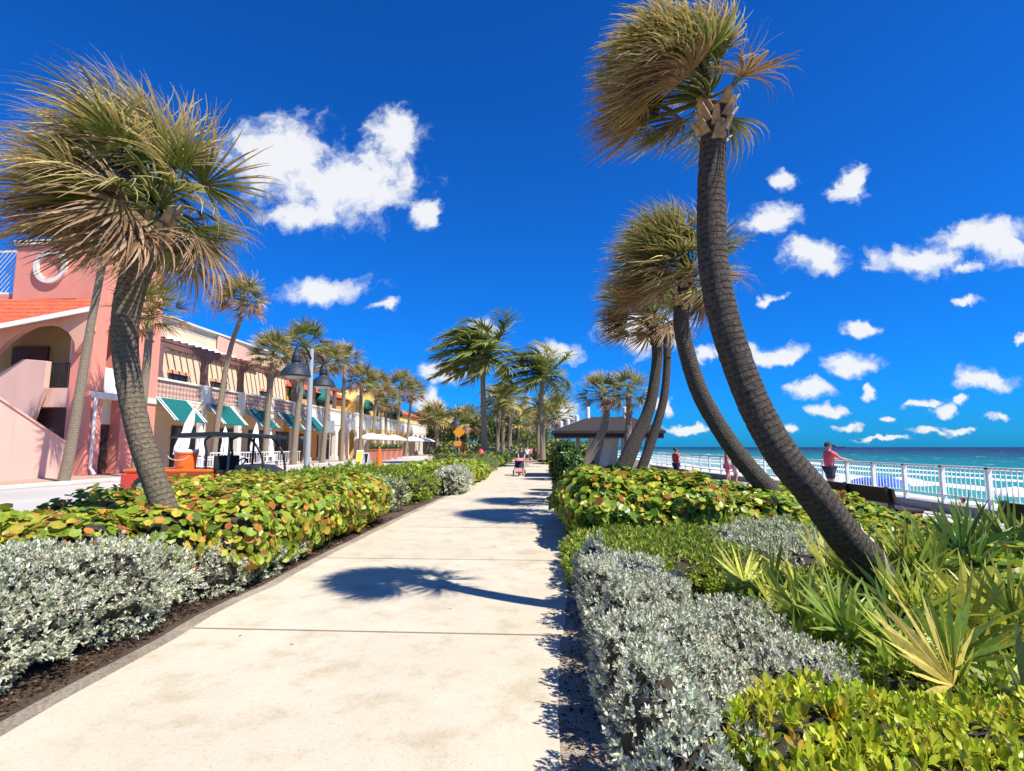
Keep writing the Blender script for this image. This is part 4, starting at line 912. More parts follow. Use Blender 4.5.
# ================================================================== STREET THINGS
# lamp with two bell shades
pb=P(308,440,17.2);L=thing('street_lamp','grey street lamp post with two big dark bell shaped shades','street lamp',(pb[0],pb[1],.3))
ztp=float(P(308,349,17.2)[2])
MB().lathe((pb[0],pb[1],0),[(.17,.3),(.17,.55),(.12,.6),(.1,.62),(.085,2.5),(.07,ztp)],14).build('pole',M['pole'],L,smooth=True)
for (px,py,D) in((296,366,15.7),(323,378,18.7)):
    c=P(px,py,D);h=MB().lathe(c,[(.43,-.31),(.44,-.29),(.42,-.24),(.37,-.12),(.27,-.02),(.15,.05),(.13,.1),(.13,.3),(.1,.33),(.09,.42),(.04,.46),(.03,.6)],24).build('lamp_shade',M['lampdark'],L,smooth=True)
    MB().lathe(c,[(.3,-.32),(.2,-.36),(.05,-.37)],16).build('lens',M['cloth'],h,smooth=True)
    MB().lathe(c,[(.135,.12),(.15,.13),(.15,.17),(.135,.18)],16).build('collar',M['black'],h,smooth=True)
    a=np.array([pb[0],pb[1],ztp-.35]);e=c+np.array([0,0,.55]);m=(a+e)/2+np.array([0,0,.38])
    sp=spline([a,a*.6+e*.4+[0,0,.2],e*.85+a*.15+[0,0,.14],e],.08)
    MB().tube(sp,.035,8).build('arm',M['lampdark'],L,smooth=True)
    MB().tube([a-[0,0,.5],a*.5+e*.5-[0,0,.0],e-[0,0,.1]],.02,6).build('brace',M['lampdark'],L,smooth=True)
# far lamp
c=P(456,450,60);L2=thing('street_lamp','small far street lamp beside the orange diamond sign','street lamp',(c[0],60,0))
z2=float(P(456,423,60)[2]);MB().tube([(c[0],60,0),(c[0],60,z2)],[.12,.08],8).build('pole',M['pole'],L2)
MB().lathe((c[0],60,z2),[(.62,-.2),(.6,-.05),(.4,.2),(.2,.35),(.18,.7),(.05,.95)],12).build('lamp_shade',M['lampdark'],L2,smooth=True)
# diamond sign
c=P(459,432,55);S=thing('warning_sign','orange diamond shaped road sign on a thin post at the end of the hedge','sign',(c[0],55,0))
MB().tube([(c[0],55.1,0),(c[0],55.1,c[2]+.6)],.05,6).build('post',M['pole'],S)
MB().prism([(c[0]-.62,55,c[2]),(c[0],55,c[2]-.62),(c[0]+.62,55,c[2]),(c[0],55,c[2]+.62)],(0,.03,0)).build('panel',M['sorange'],S)
c2=c[2]-1.15;MB().box(c[0]-.5,c[0]+.25,55,55.03,c2-.25,c2+.25).build('plate',M['sorange'],S)
# orange column and red hydrant
c=P(463,460,46);t=thing('traffic_post','tall orange plastic channelizer post beside the diamond sign','bollard',(c[0],46,0))
MB().lathe((c[0],46,0),[(.34,0),(.34,.12),(.2,.14),(.18,.9),(.17,1.9),(.12,2.05),(.04,2.08)],14).build('tube',M['orangep'],t,smooth=True)
MB().lathe((c[0],46,0),[(.185,1.3),(.185,1.5)],14).build('reflective_band',M['red'],t)
c=P(481,458,44);t=thing('hydrant','squat red hydrant at the end of the left hedge','hydrant',(c[0],44,0))
MB().lathe((c[0],44,0),[(.3,0),(.3,.1),(.22,.12),(.22,.9),(.28,.95),(.28,1.1),(.24,1.3),(.12,1.45),(.05,1.5)],14).build('barrel',M['red'],t,smooth=True)
for s in(-1,1):MB().lathe((c[0],44,.75),[(.1,s*.2),(.1,s*.38),(.06,s*.42)],10,'x').build('nozzle',M['red'],t)
MB().lathe((c[0],44,0),[(.295,1.0),(.295,1.06)],14).build('band',M['white'],t)
# cone
c=G(379,466.5,GZ-.12);t=thing('traffic_cone','big orange traffic cone with pale band standing in the street','cone',(c[0],c[1],.3))
h=1.35;MB().lathe((c[0],c[1],.3),[(.3,.03),(.26,.05),(.06,h),(.03,h+.02)],16).build('cone',M['orangep'],t,smooth=True)
MB().box(c[0]-.42,c[0]+.42,c[1]-.42,c[1]+.42,.3,.34).build('base',M['orangep'],t,bevel=.02)
MB().lathe((c[0],c[1],.3),[(.165,.62),(.13,.86)],16).build('band',M['sorange'],t)
# sandwich boards
def aboard(px,py,w,h,mat,label,ins):
    c=G(px,py,.3);t=thing('sandwich_board',label,'sign board',(c[0],c[1],.3));x,y=c[0],c[1]
    for s,nm in((-1,'front_panel'),(1,'rear_panel')):
        p=MB().prism([(x-w/2,y+s*.35,.3),(x+w/2,y+s*.35,.3),(x+w/2,y+s*.05,.3+h),(x-w/2,y+s*.05,.3+h)],(0,s*.03,0)).build(nm,M['white'],t)
        if s<0:
            MB().prism([(x-w*.4,y-.35+.3*.12-.036,.3+h*.12),(x+w*.4,y-.35+.3*.12-.036,.3+h*.12),(x+w*.4,y-.05-.3*.08-.036,.3+h*.92),(x-w*.4,y-.05-.3*.08-.036,.3+h*.92)],(0,-.006,0)).build('poster',M[mat],p)
    return t
aboard(360,468,.42,1.15,'yel','white sandwich board with yellow poster on the street edge',0)
aboard(366,464,.5,.9,'black','low sandwich board with dark poster just right of the yellow one',0)
# plain sign post behind lamp
c=G(329,466,.3);t=thing('parking_sign','grey backed road sign on a thin post right of the lamp post','sign',(c[0],c[1],.3));z=float(P(329,425,c[1])[2])
MB().tube([(c[0],c[1],.3),(c[0],c[1],z+.3)],.045,6).build('post',M['pole'],t)
MB().box(c[0]-.32,c[0]+.32,c[1]-.06,c[1]-.04,z-.55,z+.3).build('panel',M['pole'],t)
# utility cart
D=14.6;c=P(215,485,D);cx=float(c[0]);g=.3
U=thing('utility_vehicle','orange utility vehicle with black roll cage and canopy parked behind the left hedge','utility vehicle',(cx,D,g))
def ux(px):return float(P(px,460,D-.6)[0])
def uz(py):return float(P(215,py,D)[2])
xl0,xr0=ux(127),ux(262);xm=ux(212)
MB().prism([(xl0,D-.65,.62),(xm,D-.65,.62),(xm,D-.65,1.02),(xl0+.05,D-.65,1.02)],(0,1.3,0)).build('cargo_bed',M['orangep'],U,bevel=.03)
MB().box(xl0-.02,xm+.02,D-.7,D+.7,1.0,1.07).build('bed_rim',M['orangep'],U,bevel=.02)
MB().box(xl0-.05,xl0+.6,D-.72,D-.66,.55,.95).build('side_panel',M['red'],U,bevel=.02)
MB().prism([(xm,D-.65,.55),(xr0+.1,D-.65,.55),(xr0+.15,D-.65,.95),(xr0-.25,D-.65,1.15),(xr0-.7,D-.65,1.2),(xr0-.8,D-.65,.75),(xm,D-.65,.75)],(0,1.3,0)).build('hood',M['black'],U,bevel=.06)
MB().box(xm+.05,xm+.6,D-.55,D+.55,.75,1.05).build('seat',M['rubber'],U,bevel=.05)
MB().box(xm-.0,xm+.1,D-.55,D+.55,1.05,1.42).build('seat_back',M['rubber'],U,bevel=.03)
cg=MB();zt2=uz(436)
for yy in(D-.6,D+.6):
    cg.tube(spline([(ux(206),yy,1.0),(ux(206),yy,1.5),(ux(203)+.02,yy,zt2-.12),(ux(212),yy,zt2)],.1),.032,8)
    cg.tube(spline([(ux(264),yy,1.0),(ux(261),yy,1.45),(ux(252),yy,zt2-.15),(ux(246),yy,zt2)],.1),.032,8)
    cg.tube([(ux(228),yy,1.0),(ux(229),yy,zt2)],.032,8)
    cg.tube([(ux(203),yy,zt2),(ux(260),yy,zt2)],.03,8)
for x in(ux(206),ux(250)):cg.tube([(x,D-.6,zt2),(x,D+.6,zt2)],.03,8)
cg.build('roll_cage',M['black'],U,smooth=True)
MB().prism([(ux(168),D-.7,zt2-.06),(ux(178),D-.7,zt2+.06),(ux(215),D-.7,zt2+.1),(ux(262),D-.7,zt2+.02),(ux(263),D-.7,zt2-.08),(ux(215),D-.7,zt2-.02)],(0,1.4,0)).build('canopy',M['black'],U,bevel=.02)
st=[(xr0-.75+.1*math.cos(t),D-.25+.17*math.sin(t),1.25+.1*math.sin(t)) for t in np.linspace(0,6.28,14)]
MB().tube(st,.018,6).build('steering_wheel',M['rubber'],U)
for x in(xl0+.55,xr0-.45):
    for yy in(D-.6,D+.6):
        w=MB().lathe((x,yy,g+.3),[(.2,-.13),(.28,-.12),(.3,-.08),(.3,.08),(.28,.12),(.2,.13)],18,'y').build('wheel',M['rubber'],U,smooth=True)
        MB().lathe((x,yy,g+.3),[(.14,-.14),(.05,-.145),(.05,.145),(.14,.14)],12,'y').build('rim',M['kerb'],w)
bx_=ux(181);bk=thing('bucket','round orange bucket with white lid standing on the bed of the utility vehicle','bucket',(bx_,D-.4,1.07))
MB().lathe((bx_,D-.4,1.07),[(.24,0),(.27,.38),(.29,.4),(.28,.45)],20).build('pail',M['orangep'],bk,smooth=True)
MB().lathe((bx_,D-.4,1.07),[(.3,.44),(.3,.5),(.27,.52),(.02,.52)],20).build('lid',M['cloth'],bk,smooth=True)
hd=[(bx_+.28*math.cos(t),D-.72,1.07+.36-.12*math.sin(t)) for t in np.linspace(0,math.pi,8)];MB().tube(hd,.008,5).build('handle',M['white'],bk)
# folded white parasols
def folded(px,D,z0,z1,label,tilt=0):
    c=P(px,450,D);t=thing('folded_parasol',label,'parasol',(c[0],D,.3),'folded white parasols at the cafe')
    a=np.array([c[0],D,.3]);u=np.array([tilt,0,1.]);u/=np.linalg.norm(u)
    MB().tube([a,a+u*(z1+.1)],.03,6).build('pole',M['pole'],t)
    rs=[.2,.24,.2,.15,.16,.1,.03];zs_=np.linspace(z0,z1,7);V=[];F=[];n=16
    for r,z in zip(rs,zs_):
        for k in range(n):
            tt=2*math.pi*k/n;rr=r*(1+.28*math.cos(6*tt));V.append(a+u*z+np.array([rr*math.cos(tt),rr*math.sin(tt),0]))
    for i in range(6):
        for k in range(n):F.append((i*n+k,i*n+(k+1)%n,(i+1)*n+(k+1)%n,(i+1)*n+k))
    MB().add(V,F).build('canopy',M['cloth'],t,smooth=True)
for px,D,z0,z1,tl,lb in((172,21,1.1,3.0,.28,'folded white parasol leaning, above the orange bucket'),(200,29,.9,2.5,0,'folded white parasol just left of the cafe chairs under the second awning'),(253,33,1.1,2.8,.05,'folded white parasol seen through the right end of the roll cage'),(226,31,.9,2.5,-.05,'folded white parasol in the middle of the cafe terrace'),(270,37,.7,2.4,0,'folded white parasol beside the palm left of the lamp')):folded(px,D,z0,z1,lb,tl)
# cafe chairs and tables
def chair(loc,rz,label):
    t=thing('cafe_chair',label,'chair',(0,0,0),'white cafe chairs')
    MB().box(-.22,.22,-.22,.22,.43,.46).build('seat',M['white'],t,bevel=.01)
    b_=MB();b_.box(-.22,.22,.2,.23,.82,.88)
    for x in(-.2,-.1,0,.1,.2):b_.box(x-.012,x+.012,.2,.23,.46,.82)
    b_.build('backrest',M['white'],t)
    for x in(-.2,.2):
        for y in(-.2,.2):MB().box(x-.015,x+.015,y-.015,y+.015,0,.43).build('leg',M['white'],t)
    t.location=loc;t.rotation_euler=(0,0,rz);return t
ch=None;rngc=random.Random(4);k=0
spots=[(204,25),(213,26.5),(221,25.4),(230,27),(238,28.4),(246,29.5),(255,30.6),(263,33),(270,34.5),(278,36)]
where=['leftmost white cafe chair, nearest the orange bucket','second white cafe chair from the left on the terrace','white cafe chair in front of the second awning','white cafe chair just right of the roll cage post','white cafe chair near the middle of the terrace','white cafe chair before the third awning','white cafe chair at the right end of the parked vehicle','white cafe chair left of the palm before the lamp','white cafe chair right of the palm before the lamp','rightmost white cafe chair beside the glass door']
for (px,D_),lb in zip(spots,where):
    c=P(px,460,D_);rz=rngc.uniform(0,6.28)
    if ch is None:ch=chair((c[0],D_,.3),rz,lb)
    else:dup(ch,(c[0],D_,.3),rz,lb)
tb=None
for px,D_,lb in((209,26,'round white cafe table between the leftmost chairs'),(242,30,'round white cafe table before the third awning'),(267,35,'round white cafe table beside the palm left of the lamp')):
    c=P(px,460,D_)
    if tb is None:
        tb=thing('cafe_table',lb,'table',(0,0,0),'round cafe tables');MB().lathe((0,0,0),[(.38,.72),(.4,.73),(.4,.75),(.38,.76)],20).build('table_top',M['white'],tb)
        MB().tube([(0,0,.05),(0,0,.72)],.03,8).build('leg',M['pole'],tb);MB().lathe((0,0,0),[(.25,0),(.24,.04),(.03,.06)],16).build('base',M['pole'],tb);tb.location=(c[0],D_,.3)
    else:dup(tb,(c[0],D_,.3),0,lb)
# terrace fence behind chairs
tf=thing('terrace_fence','low white terrace railing behind the cafe chairs','fence',(-18,fY(200),GZ))
mb=MB();y0,y1=fY(178),fY(276);mb.box(-17.95,-17.9,y0,y1,1.3,1.36);mb.box(-17.95,-17.9,y0,y1,.55,.6);y=y0
while y<y1:mb.box(-17.94,-17.91,y,y+.03,GZ,1.33);y+=.3
mb.build('rail',M['white'],tf)
# open cafe umbrellas and salmon planters in front of arcade
def umb(px,D_,label,r=1.7):
    c=P(px,450,D_);t=thing('cafe_umbrella',label,'umbrella',(c[0],D_,.3),'open pale umbrellas before the arcade');x=c[0]
    MB().tube([(x,D_,.3),(x,D_,3.0)],.04,6).build('pole',M['pole'],t)
    MB().lathe((x,D_,.3),[(r,2.15),(r,2.25),(r*.55,2.6),(.05,2.85)],8).build('canopy',M['cloth'],t)
for px,D_,lb in((371,58,'open white cafe umbrella left of the palms before the yellow arcade'),(381,62,'open white cafe umbrella second from the left before the arcade'),(393,66,'open white cafe umbrella before the yellow gabled block'),(412,76,'open white umbrella near the far end of the arcade'),(424,84,'farthest open white umbrella by the arcade end')):umb(px,D_,lb)
for i,px in enumerate((375,381,387,393,398)):
    D_=52+i*3.2;c=P(px,457,D_);lb=['salmon planter box nearest the street cone','second salmon planter box from the left by the arcade','middle salmon planter box of five by the arcade','fourth salmon planter box from the left by the arcade','rightmost salmon planter box by the arcade'][i]
    t=thing('planter',lb,'planter',(c[0],D_,.3),'salmon planters along the arcade')
    MB().prism([(c[0]-.4,D_-.4,.3),(c[0]+.4,D_-.4,.3),(c[0]+.5,D_-.4,1.35),(c[0]-.5,D_-.4,1.35)],(0,.8,0)).build('box',M['terra'],t,bevel=.03)
    MB().box(c[0]-.55,c[0]+.55,D_-.45,D_+.45,1.35,1.43).build('rim',M['terra'],t)
    p,nv=blob_pts(np.random.default_rng(i),[(c[0],D_,1.6,.5,.45,.4)],160,zmin=1.3);V,F,C_=leaves(p,unit(np.cross(nv,[.3,.5,.8])),nv,np.full(len(p),.22),T_oval,pick(np.random.default_rng(3),len(p),PAL_DARK));mesh_np('plant',V,F,M['leaf'],t,col=C_)
# parked dark car far off
def car(px,D_,label,rz=0):
    c=P(px,455,D_);t=thing('parked_car',label,'car',(0,0,0))
    MB().prism([(-.85,-2.2,.35),(-.85,2.2,.35),(-.85,2.25,.8),(-.85,1.3,.95),(-.85,-2.1,.95),(-.85,-2.25,.75)],(1.7,0,0)).build('body',M['black'],t,bevel=.08)
    MB().prism([(-.72,-1.6,.95),(-.72,1.2,.95),(-.68,.5,1.42),(-.68,-1.2,1.42)],(1.44,0,0)).build('cabin',M['glass'],t,bevel=.06)
    for x in(-.8,.8):
        for y in(-1.4,1.4):MB().lathe((x,y,.33),[(.25,-.1),(.33,-.09),(.33,.09),(.25,.1)],14,'x').build('wheel',M['rubber'],t)
        MB().box(x*.75-.14,x*.75+.14,-2.28,-2.2,.62,.76).build('headlight',M['cloth'],t)
    t.location=(float(c[0]),D_,.02);t.rotation_euler=(0,0,rz)
car(478,64,'dark car parked beneath the left coconut palm',1.2);car(491,72,'second dark car farther off, right of the left coconut trunk',1.4)
# ---- pavilion
DV=31.;v=lambda px,py,D=DV-1.2:P(px,py,D)
PV=thing('beach_pavilion','beach pavilion with dark hipped roof and pale slanted concrete supports','pavilion',(v(610,450)[0],DV,0))
ze=float(v(600,431)[2])+.02;zr=float(v(600,415)[2]);x0=float(v(552,432)[0]);x1=float(v(666,432)[0]);xa=float(v(590,417)[0]);xb=float(v(640,417)[0])
y0,y1=DV-1.2,DV+3.5;ym=(y0+y1)/2+.5
V=[(x0,y0,ze),(x1,y0,ze),(x1,y1,ze),(x0,y1,ze),(xa+.2,ym,zr+.05),(xb,ym,zr+.05)]
m2=MB();m2.add(V+[(a,b,c-.14) for a,b,c in V[:4]],[(0,1,5,4),(1,2,5),(2,3,4,5),(3,0,4),(6,7,8,9),(0,1,7,6),(1,2,8,7),(2,3,9,8),(3,0,6,9)]);m2.build('roof',M['roofd'],PV)
MB().box(x0+.1,x1-.1,y0+.08,y0+.3,ze-.42,ze-.15).build('eave_beam',M['roofd'],PV)
for px,py in((561,431),(568,429),(577,425),(588,420),(625,420)):
    D_=DV+1.5;c=P(px,py,D_);hh=.75 if py<425 else .55
    MB().lathe((c[0],D_,float(c[2])-.6),[(.12,0),(.12,.72+hh*.8),(.08,.72+hh*.85),(.02,.72+hh*.86)],12).build('roof_post',M['white'],PV,smooth=True)
for a,b_,cc2,w in(((584,458),(592,437),0,.32),((600,458),(610,437),.5,.5),((608,458),(612,437),1.4,.8),((643,458),(650,437),.3,.4),((577,458),(578,437),2.5,.25),((624,458),(624,437),3,.35)):
    A_=P(*a,DV+cc2);B_=P(*b_,DV+cc2);A_[2]=0
    MB().beam(A_,B_+[0,0,.1],.35,w,(1,0,0)).build('support',M['wcream'],PV)
MB().box(float(v(601,440)[0]),float(v(615,440)[0]),DV+3,DV+3.3,0,ze-.2).build('screen_wall',M['wcream'],PV)
# kiosk/table seen through
MB().box(float(v(611,440)[0]),float(v(622,440)[0]),DV+6,DV+6.4,0,1.2).build('counter',M['terra'],PV)

# ---- beach umbrellas, seen through the railing
def bumb(px,py,D_,r,mat,label,grp='beach umbrellas'):
    c=P(px,py,D_);zb_=-2.75;t=thing('beach_umbrella',label,'umbrella',(c[0],D_,zb_),grp);z=float(c[2])
    MB().tube([(c[0],D_,zb_),(c[0],D_,z)],.03,6).build('pole',M['pole'],t)
    o=MB().lathe((c[0],D_,z),[(r,-.42),(r*.93,-.33),(r*.6,-.12),(.03,.02)],10).build('canopy',M[mat],t)
for q in((903,477,33,1.35,'cloth','big white beach umbrella seen through the railing left of the middle post'),(866,477,34,1.0,'blue','leftmost blue beach umbrella behind the first bench'),(880,476,33,1.0,'blue','middle blue beach umbrella between the blue ones'),(891,478,31,.9,'blue','right blue beach umbrella touching the white one'),(846,475,38,1.3,'cloth','white beach umbrella beside the man at the railing'),(1015,487,30,1.2,'cloth','white beach umbrella at the right edge of the photo')):bumb(*q)
# ships on the horizon
c=P(838,446,2600);t=thing('distant_ship','tiny dark ship on the horizon right of the man','ship',(c[0],2600,-3.1))
MB().prism([(c[0]-30,2600,-3.1),(c[0]+26,2600,-3.1),(c[0]+34,2600,3.5),(c[0]-32,2600,3)],(0,10,0)).build('hull',M['navy'],t)
MB().box(c[0]-26,c[0]-10,2602,2608,3,11).build('bridge',M['navy'],t)
# trees closing the view
for i,(px,D_,h,r,lb,pal) in enumerate(((408,108,7,4.5,'dark broadleaf tree at the end of the white arcade',PAL_DARK),(424,100,9,5,'large dark green tree behind the last street palms',PAL_TREE),(443,96,9,4.5,'bushy tree behind the orange diamond sign',PAL_TREE),(460,90,7,4,'tree behind the left coconut trunk',PAL_TREE),(476,98,8,5,'green tree behind the parked cars',PAL_DARK),(494,92,7,4.2,'bushy green tree at the left side of the path end',PAL_TREE),(508,104,7,4,'yellowish tree lining the path end on the left',PAL_GREEN+PAL_TREE),(520,120,5.5,4,'lower tree lining the far path',PAL_GREEN+PAL_TREE),(530,150,5,4.5,'lowest distant tree where the path vanishes',PAL_GREEN+PAL_TREE),(541,150,5,5,'distant tree right of the vanishing path',PAL_GREEN+PAL_TREE))):
    c=P(px,450,D_);broadtree(lb,(c[0],D_,0),h,r,300+i,pal,n=1500,size=.7)
R8=np.random.default_rng(8)
b=[(float(P(px,450,D_)[0]),D_,.8,2.5,3,1.6) for px,D_ in((450,80),(470,78),(490,76),(505,85),(515,100),(522,125),(548,70),(556,62),(562,55),(552,90),(545,120),(575,60),(590,56))]
shrub('far_undergrowth','distant undergrowth below the far palms','undergrowth',b,5000,T_oval,.5,PAL_TREE+PAL_GREEN,'leaf',140,core=.85)['kind']='stuff'
# ================================================================== PEOPLE
def skin_obj(name,joints,edges,radii,mat,parent=None,sub=2,root=0):
    import bmesh
    me=bpy.data.meshes.new(name);bm=bmesh.new();ly=bm.verts.layers.skin.verify();vs=[]
    keys=list(joints)
    for k in keys:
        v=bm.verts.new(joints[k]);r=radii[k];r=(r,r) if not hasattr(r,'__len__') else r
        v[ly].radius=r;vs.append(v)
    for a,b in edges:bm.edges.new((vs[keys.index(a)],vs[keys.index(b)]))
    vs[root][ly].use_root=True
    bm.to_mesh(me);bm.free();o=bpy.data.objects.new(name,me);COL.objects.link(o);me.materials.append(mat)
    s=o.modifiers.new('skin','SKIN');s.use_smooth_shade=True;s.branch_smoothing=.4
    m=o.modifiers.new('sub','SUBSURF');m.levels=sub;m.render_levels=sub
    if parent:o.parent=parent
    return o
def person(label,loc,rz,arms,stride=.12,shirt='coral',shorts='navy',hairm='hair',cap=None,long_legs=False,hgt=1.75,group=None,hair_long=False,female=False,belly=1.0):
    k=hgt/1.75;s=stride
    J={'pelvis':(0,0,.93),'waist':(0,.0,1.08),'chest':(0,.01,1.3),'neck':(0,.0,1.47),'nk2':(0,.015,1.54),'head':(0,.02,1.62),'crown':(0,.01,1.7),
       'hipL':(-.09,0,.9),'hipR':(.09,0,.9),'kL':(-.1,s*.6+.02,.5),'kR':(.1,-s*.3+.02,.5),'aL':(-.1,s,.09),'aR':(.1,-s,.09),'tL':(-.11,s+.16,.035),'tR':(.11,-s+.16,.035),
       'shL':(-.17,0,1.42),'shR':(.17,0,1.42)}
    R={'pelvis':(.13,.1),'waist':(.13*belly,.1*belly),'chest':(.155,.11),'neck':.058,'nk2':.056,'head':(.082,.098),'crown':(.06,.07),'hipL':.095,'hipR':.095,'kL':.058,'kR':.058,'aL':.04,'aR':.04,'tL':(.042,.025),'tR':(.042,.025),'shL':.062,'shR':.062}
    E=[('pelvis','waist'),('waist','chest'),('chest','neck'),('neck','nk2'),('nk2','head'),('head','crown'),('pelvis','hipL'),('pelvis','hipR'),('hipL','kL'),('kL','aL'),('aL','tL'),('hipR','kR'),('kR','aR'),('aR','tR'),('chest','shL'),('chest','shR')]
    for sd,(el,wr,hd) in zip('LR',arms):
        J['el'+sd]=el;J['wr'+sd]=wr;R['el'+sd]=.045;R['wr'+sd]=.03;E+=[('sh'+sd,'el'+sd),('el'+sd,'wr'+sd)]
        w=Vector(wr);h=Vector(hd);d=(h-w).normalized();side=d.cross(Vector((0,0,1)));
        if side.length<.1:side=Vector((0,1,0))
        side.normalize();dn=Vector((0,0,-1)) if abs(d.z)<.8 else Vector((0,1,0))
        pm=w+d*.07;J['pm'+sd]=tuple(pm);R['pm'+sd]=(.036,.018);E.append(('wr'+sd,'pm'+sd))
        for q,(o_,ln) in enumerate(((-.03,.065),(-.01,.078),(.011,.074),(.031,.058))):
            a=pm+side*o_+d*.03;b=a+d*ln*.5;c=b+d*ln*.2+dn*ln*.45
            for nm,pt,r in(('f%d'%q,a,.0095),('g%d'%q,b,.009),('h%d'%q,c,.0075)):J[nm+sd]=tuple(pt);R[nm+sd]=r
            E+=[('pm'+sd,'f%d'%q+sd),('f%d'%q+sd,'g%d'%q+sd),('g%d'%q+sd,'h%d'%q+sd)]
        sg=1 if sd=='L' else -1
        a=w+d*.04+side*sg*.04;b=a+d*.035+side*sg*.02;J['th'+sd]=tuple(a);J['tp'+sd]=tuple(b+dn*.02);R['th'+sd]=.012;R['tp'+sd]=.009
        E+=[('wr'+sd,'th'+sd),('th'+sd,'tp'+sd)]
    body=skin_obj('person',J,E,R,M['skin']);tag(body,label,'person',group)
    # face: nose, ears, eyes, mouth as small shapes under the body
    fc=MB().lathe((0,.125,1.6),[(.012,-.02),(.017,-.012),(.012,.01),(.005,.03)],8).build('nose',M['skin'],body,smooth=True)
    for sx in(-1,1):
        MB().lathe((sx*.088,.01,1.615),[(.012,-.03),(.024,-.01),(.026,.012),(.01,.032)],8).build('ear',M['skin'],body,smooth=True)
        MB().lathe((sx*.032,.108,1.635),[(.002,-.009),(.01,0),(.002,.009)],8).build('eye',M['black'],body,smooth=True)
    MB().box(-.022,.022,.105,.113,1.558,1.564).build('mouth',M['pinkc'],body)
    # hair as a cap-shaped shell
    V=[];F=[];nu,nv=16,7
    for i in range(nv+1):
        for j in range(nu):
            t=2*math.pi*j/nu;back=(1-math.sin(t))/2;ph=(math.pi*(.36+.26*back))*i/nv
            V.append((.1*math.sin(ph)*math.cos(t),.0+.118*math.sin(ph)*math.sin(t)-.005,1.645+.125*math.cos(ph)))
    for i in range(nv):
        for j in range(nu):F.append((i*nu+j,i*nu+(j+1)%nu,(i+1)*nu+(j+1)%nu,(i+1)*nu+j))
    MB().add(V,F).build('cap' if cap else 'hair',M[cap or hairm],body,smooth=True)
    if cap:MB().lathe((0,.1,1.665),[(.085,-.006),(.09,0),(.085,.006)],14).build('cap_visor',M[cap],body)
    if hair_long:MB().tube([(0,-.1,1.68),(0,-.13,1.58),(0,-.12,1.44)],[.06,.07,.03],10).build('ponytail',M[hairm],body,smooth=True)
    # shirt
    Js={k_:J[k_] for k_ in('pelvis','waist','chest','neck','shL','shR')};Js['pelvis']=(0,0,.92)
    for sd in'LR':
        a=Vector(J['sh'+sd]);b=Vector(J['el'+sd]);Js['sl'+sd]=tuple(a.lerp(b,.75))
    Rs={'pelvis':(.165*max(1,belly*.95),.13*belly),'waist':(.155*belly,.125*belly),'chest':(.175,.13),'neck':(.075,.07),'shL':.083,'shR':.083,'slL':.072,'slR':.072}
    skin_obj('shirt',Js,[('pelvis','waist'),('waist','chest'),('chest','neck'),('chest','shL'),('chest','shR'),('shL','slL'),('shR','slR')],Rs,M[shirt],body)
    Jb={'pelvis':(0,0,.95),'hipL':J['hipL'],'hipR':J['hipR']}
    for sd in'LR':
        a=Vector(J['hip'+sd]);b=Vector(J['k'+sd]);e=Vector(J['a'+sd]);Jb['m'+sd]=tuple(a.lerp(b,.85 if not long_legs else 1))
        if long_legs:Jb['c'+sd]=tuple(e+Vector((0,0,.05)))
    Rb={'pelvis':(.15,.12),'hipL':.115,'hipR':.115,'mL':.09,'mR':.09,'cL':.06,'cR':.06}
    E2=[('pelvis','hipL'),('pelvis','hipR'),('hipL','mL'),('hipR','mR')]+([('mL','cL'),('mR','cR')] if long_legs else [])
    skin_obj('trousers' if long_legs else 'shorts',Jb,E2,{k_:Rb[k_] for k_ in Jb},M[shorts],body)
    for sd in'LR':
        a=J['a'+sd];MB().prism([(a[0]-.05,a[1]-.08,.0),(a[0]+.05,a[1]-.08,0),(a[0]+.055,a[1]+.2,0),(a[0]-.055,a[1]+.2,0)],(0,0,.07)).build('shoe',M['black'],body,bevel=.02)
    body.location=[float(q) for q in loc];body.rotation_euler=(0,0,rz);body.scale=(k,)*3
    return body
rest=(((-.2,-.02,1.16),(-.2,.06,.92),(-.2,.08,.82)),((.2,-.02,1.16),(.2,.06,.92),(.2,.08,.82)))
c=P(829,450,18.2)
# man leaning on railing, facing the sea (+X), arms reaching to the handrail
reach=(((-.24,.2,1.24),(-.2,.5,1.19),(-.2,.6,1.19)),((.24,.2,1.24),(.2,.5,1.19),(.2,.6,1.19)))
person('man in coral shirt, dark shorts and blue cap leaning on the white railing',(9.2,18.6,.03),rad(-80),reach,.05,'coral','navy',cap='navy',hgt=1.78,belly=1.2)
c=P(676,460,26.5);person('person in red top behind the sea grape bush, near the pavilion',(c[0],26.5,.0),rad(-60),rest,.1,'red','navy',hgt=1.62,female=True)
c=P(727,463,23.5);person('person in pale pink top between the two leaning trunks',(c[0],23.5,.0),rad(-100),rest,.1,'pinkc','pinkc',hgt=1.68)
c=P(735,463,24);person('person in pale blush outfit beside the other, seen just behind the trunk',(c[0],24.,.0),rad(-70),rest,.1,'pinkc','cloth',hgt=1.6)
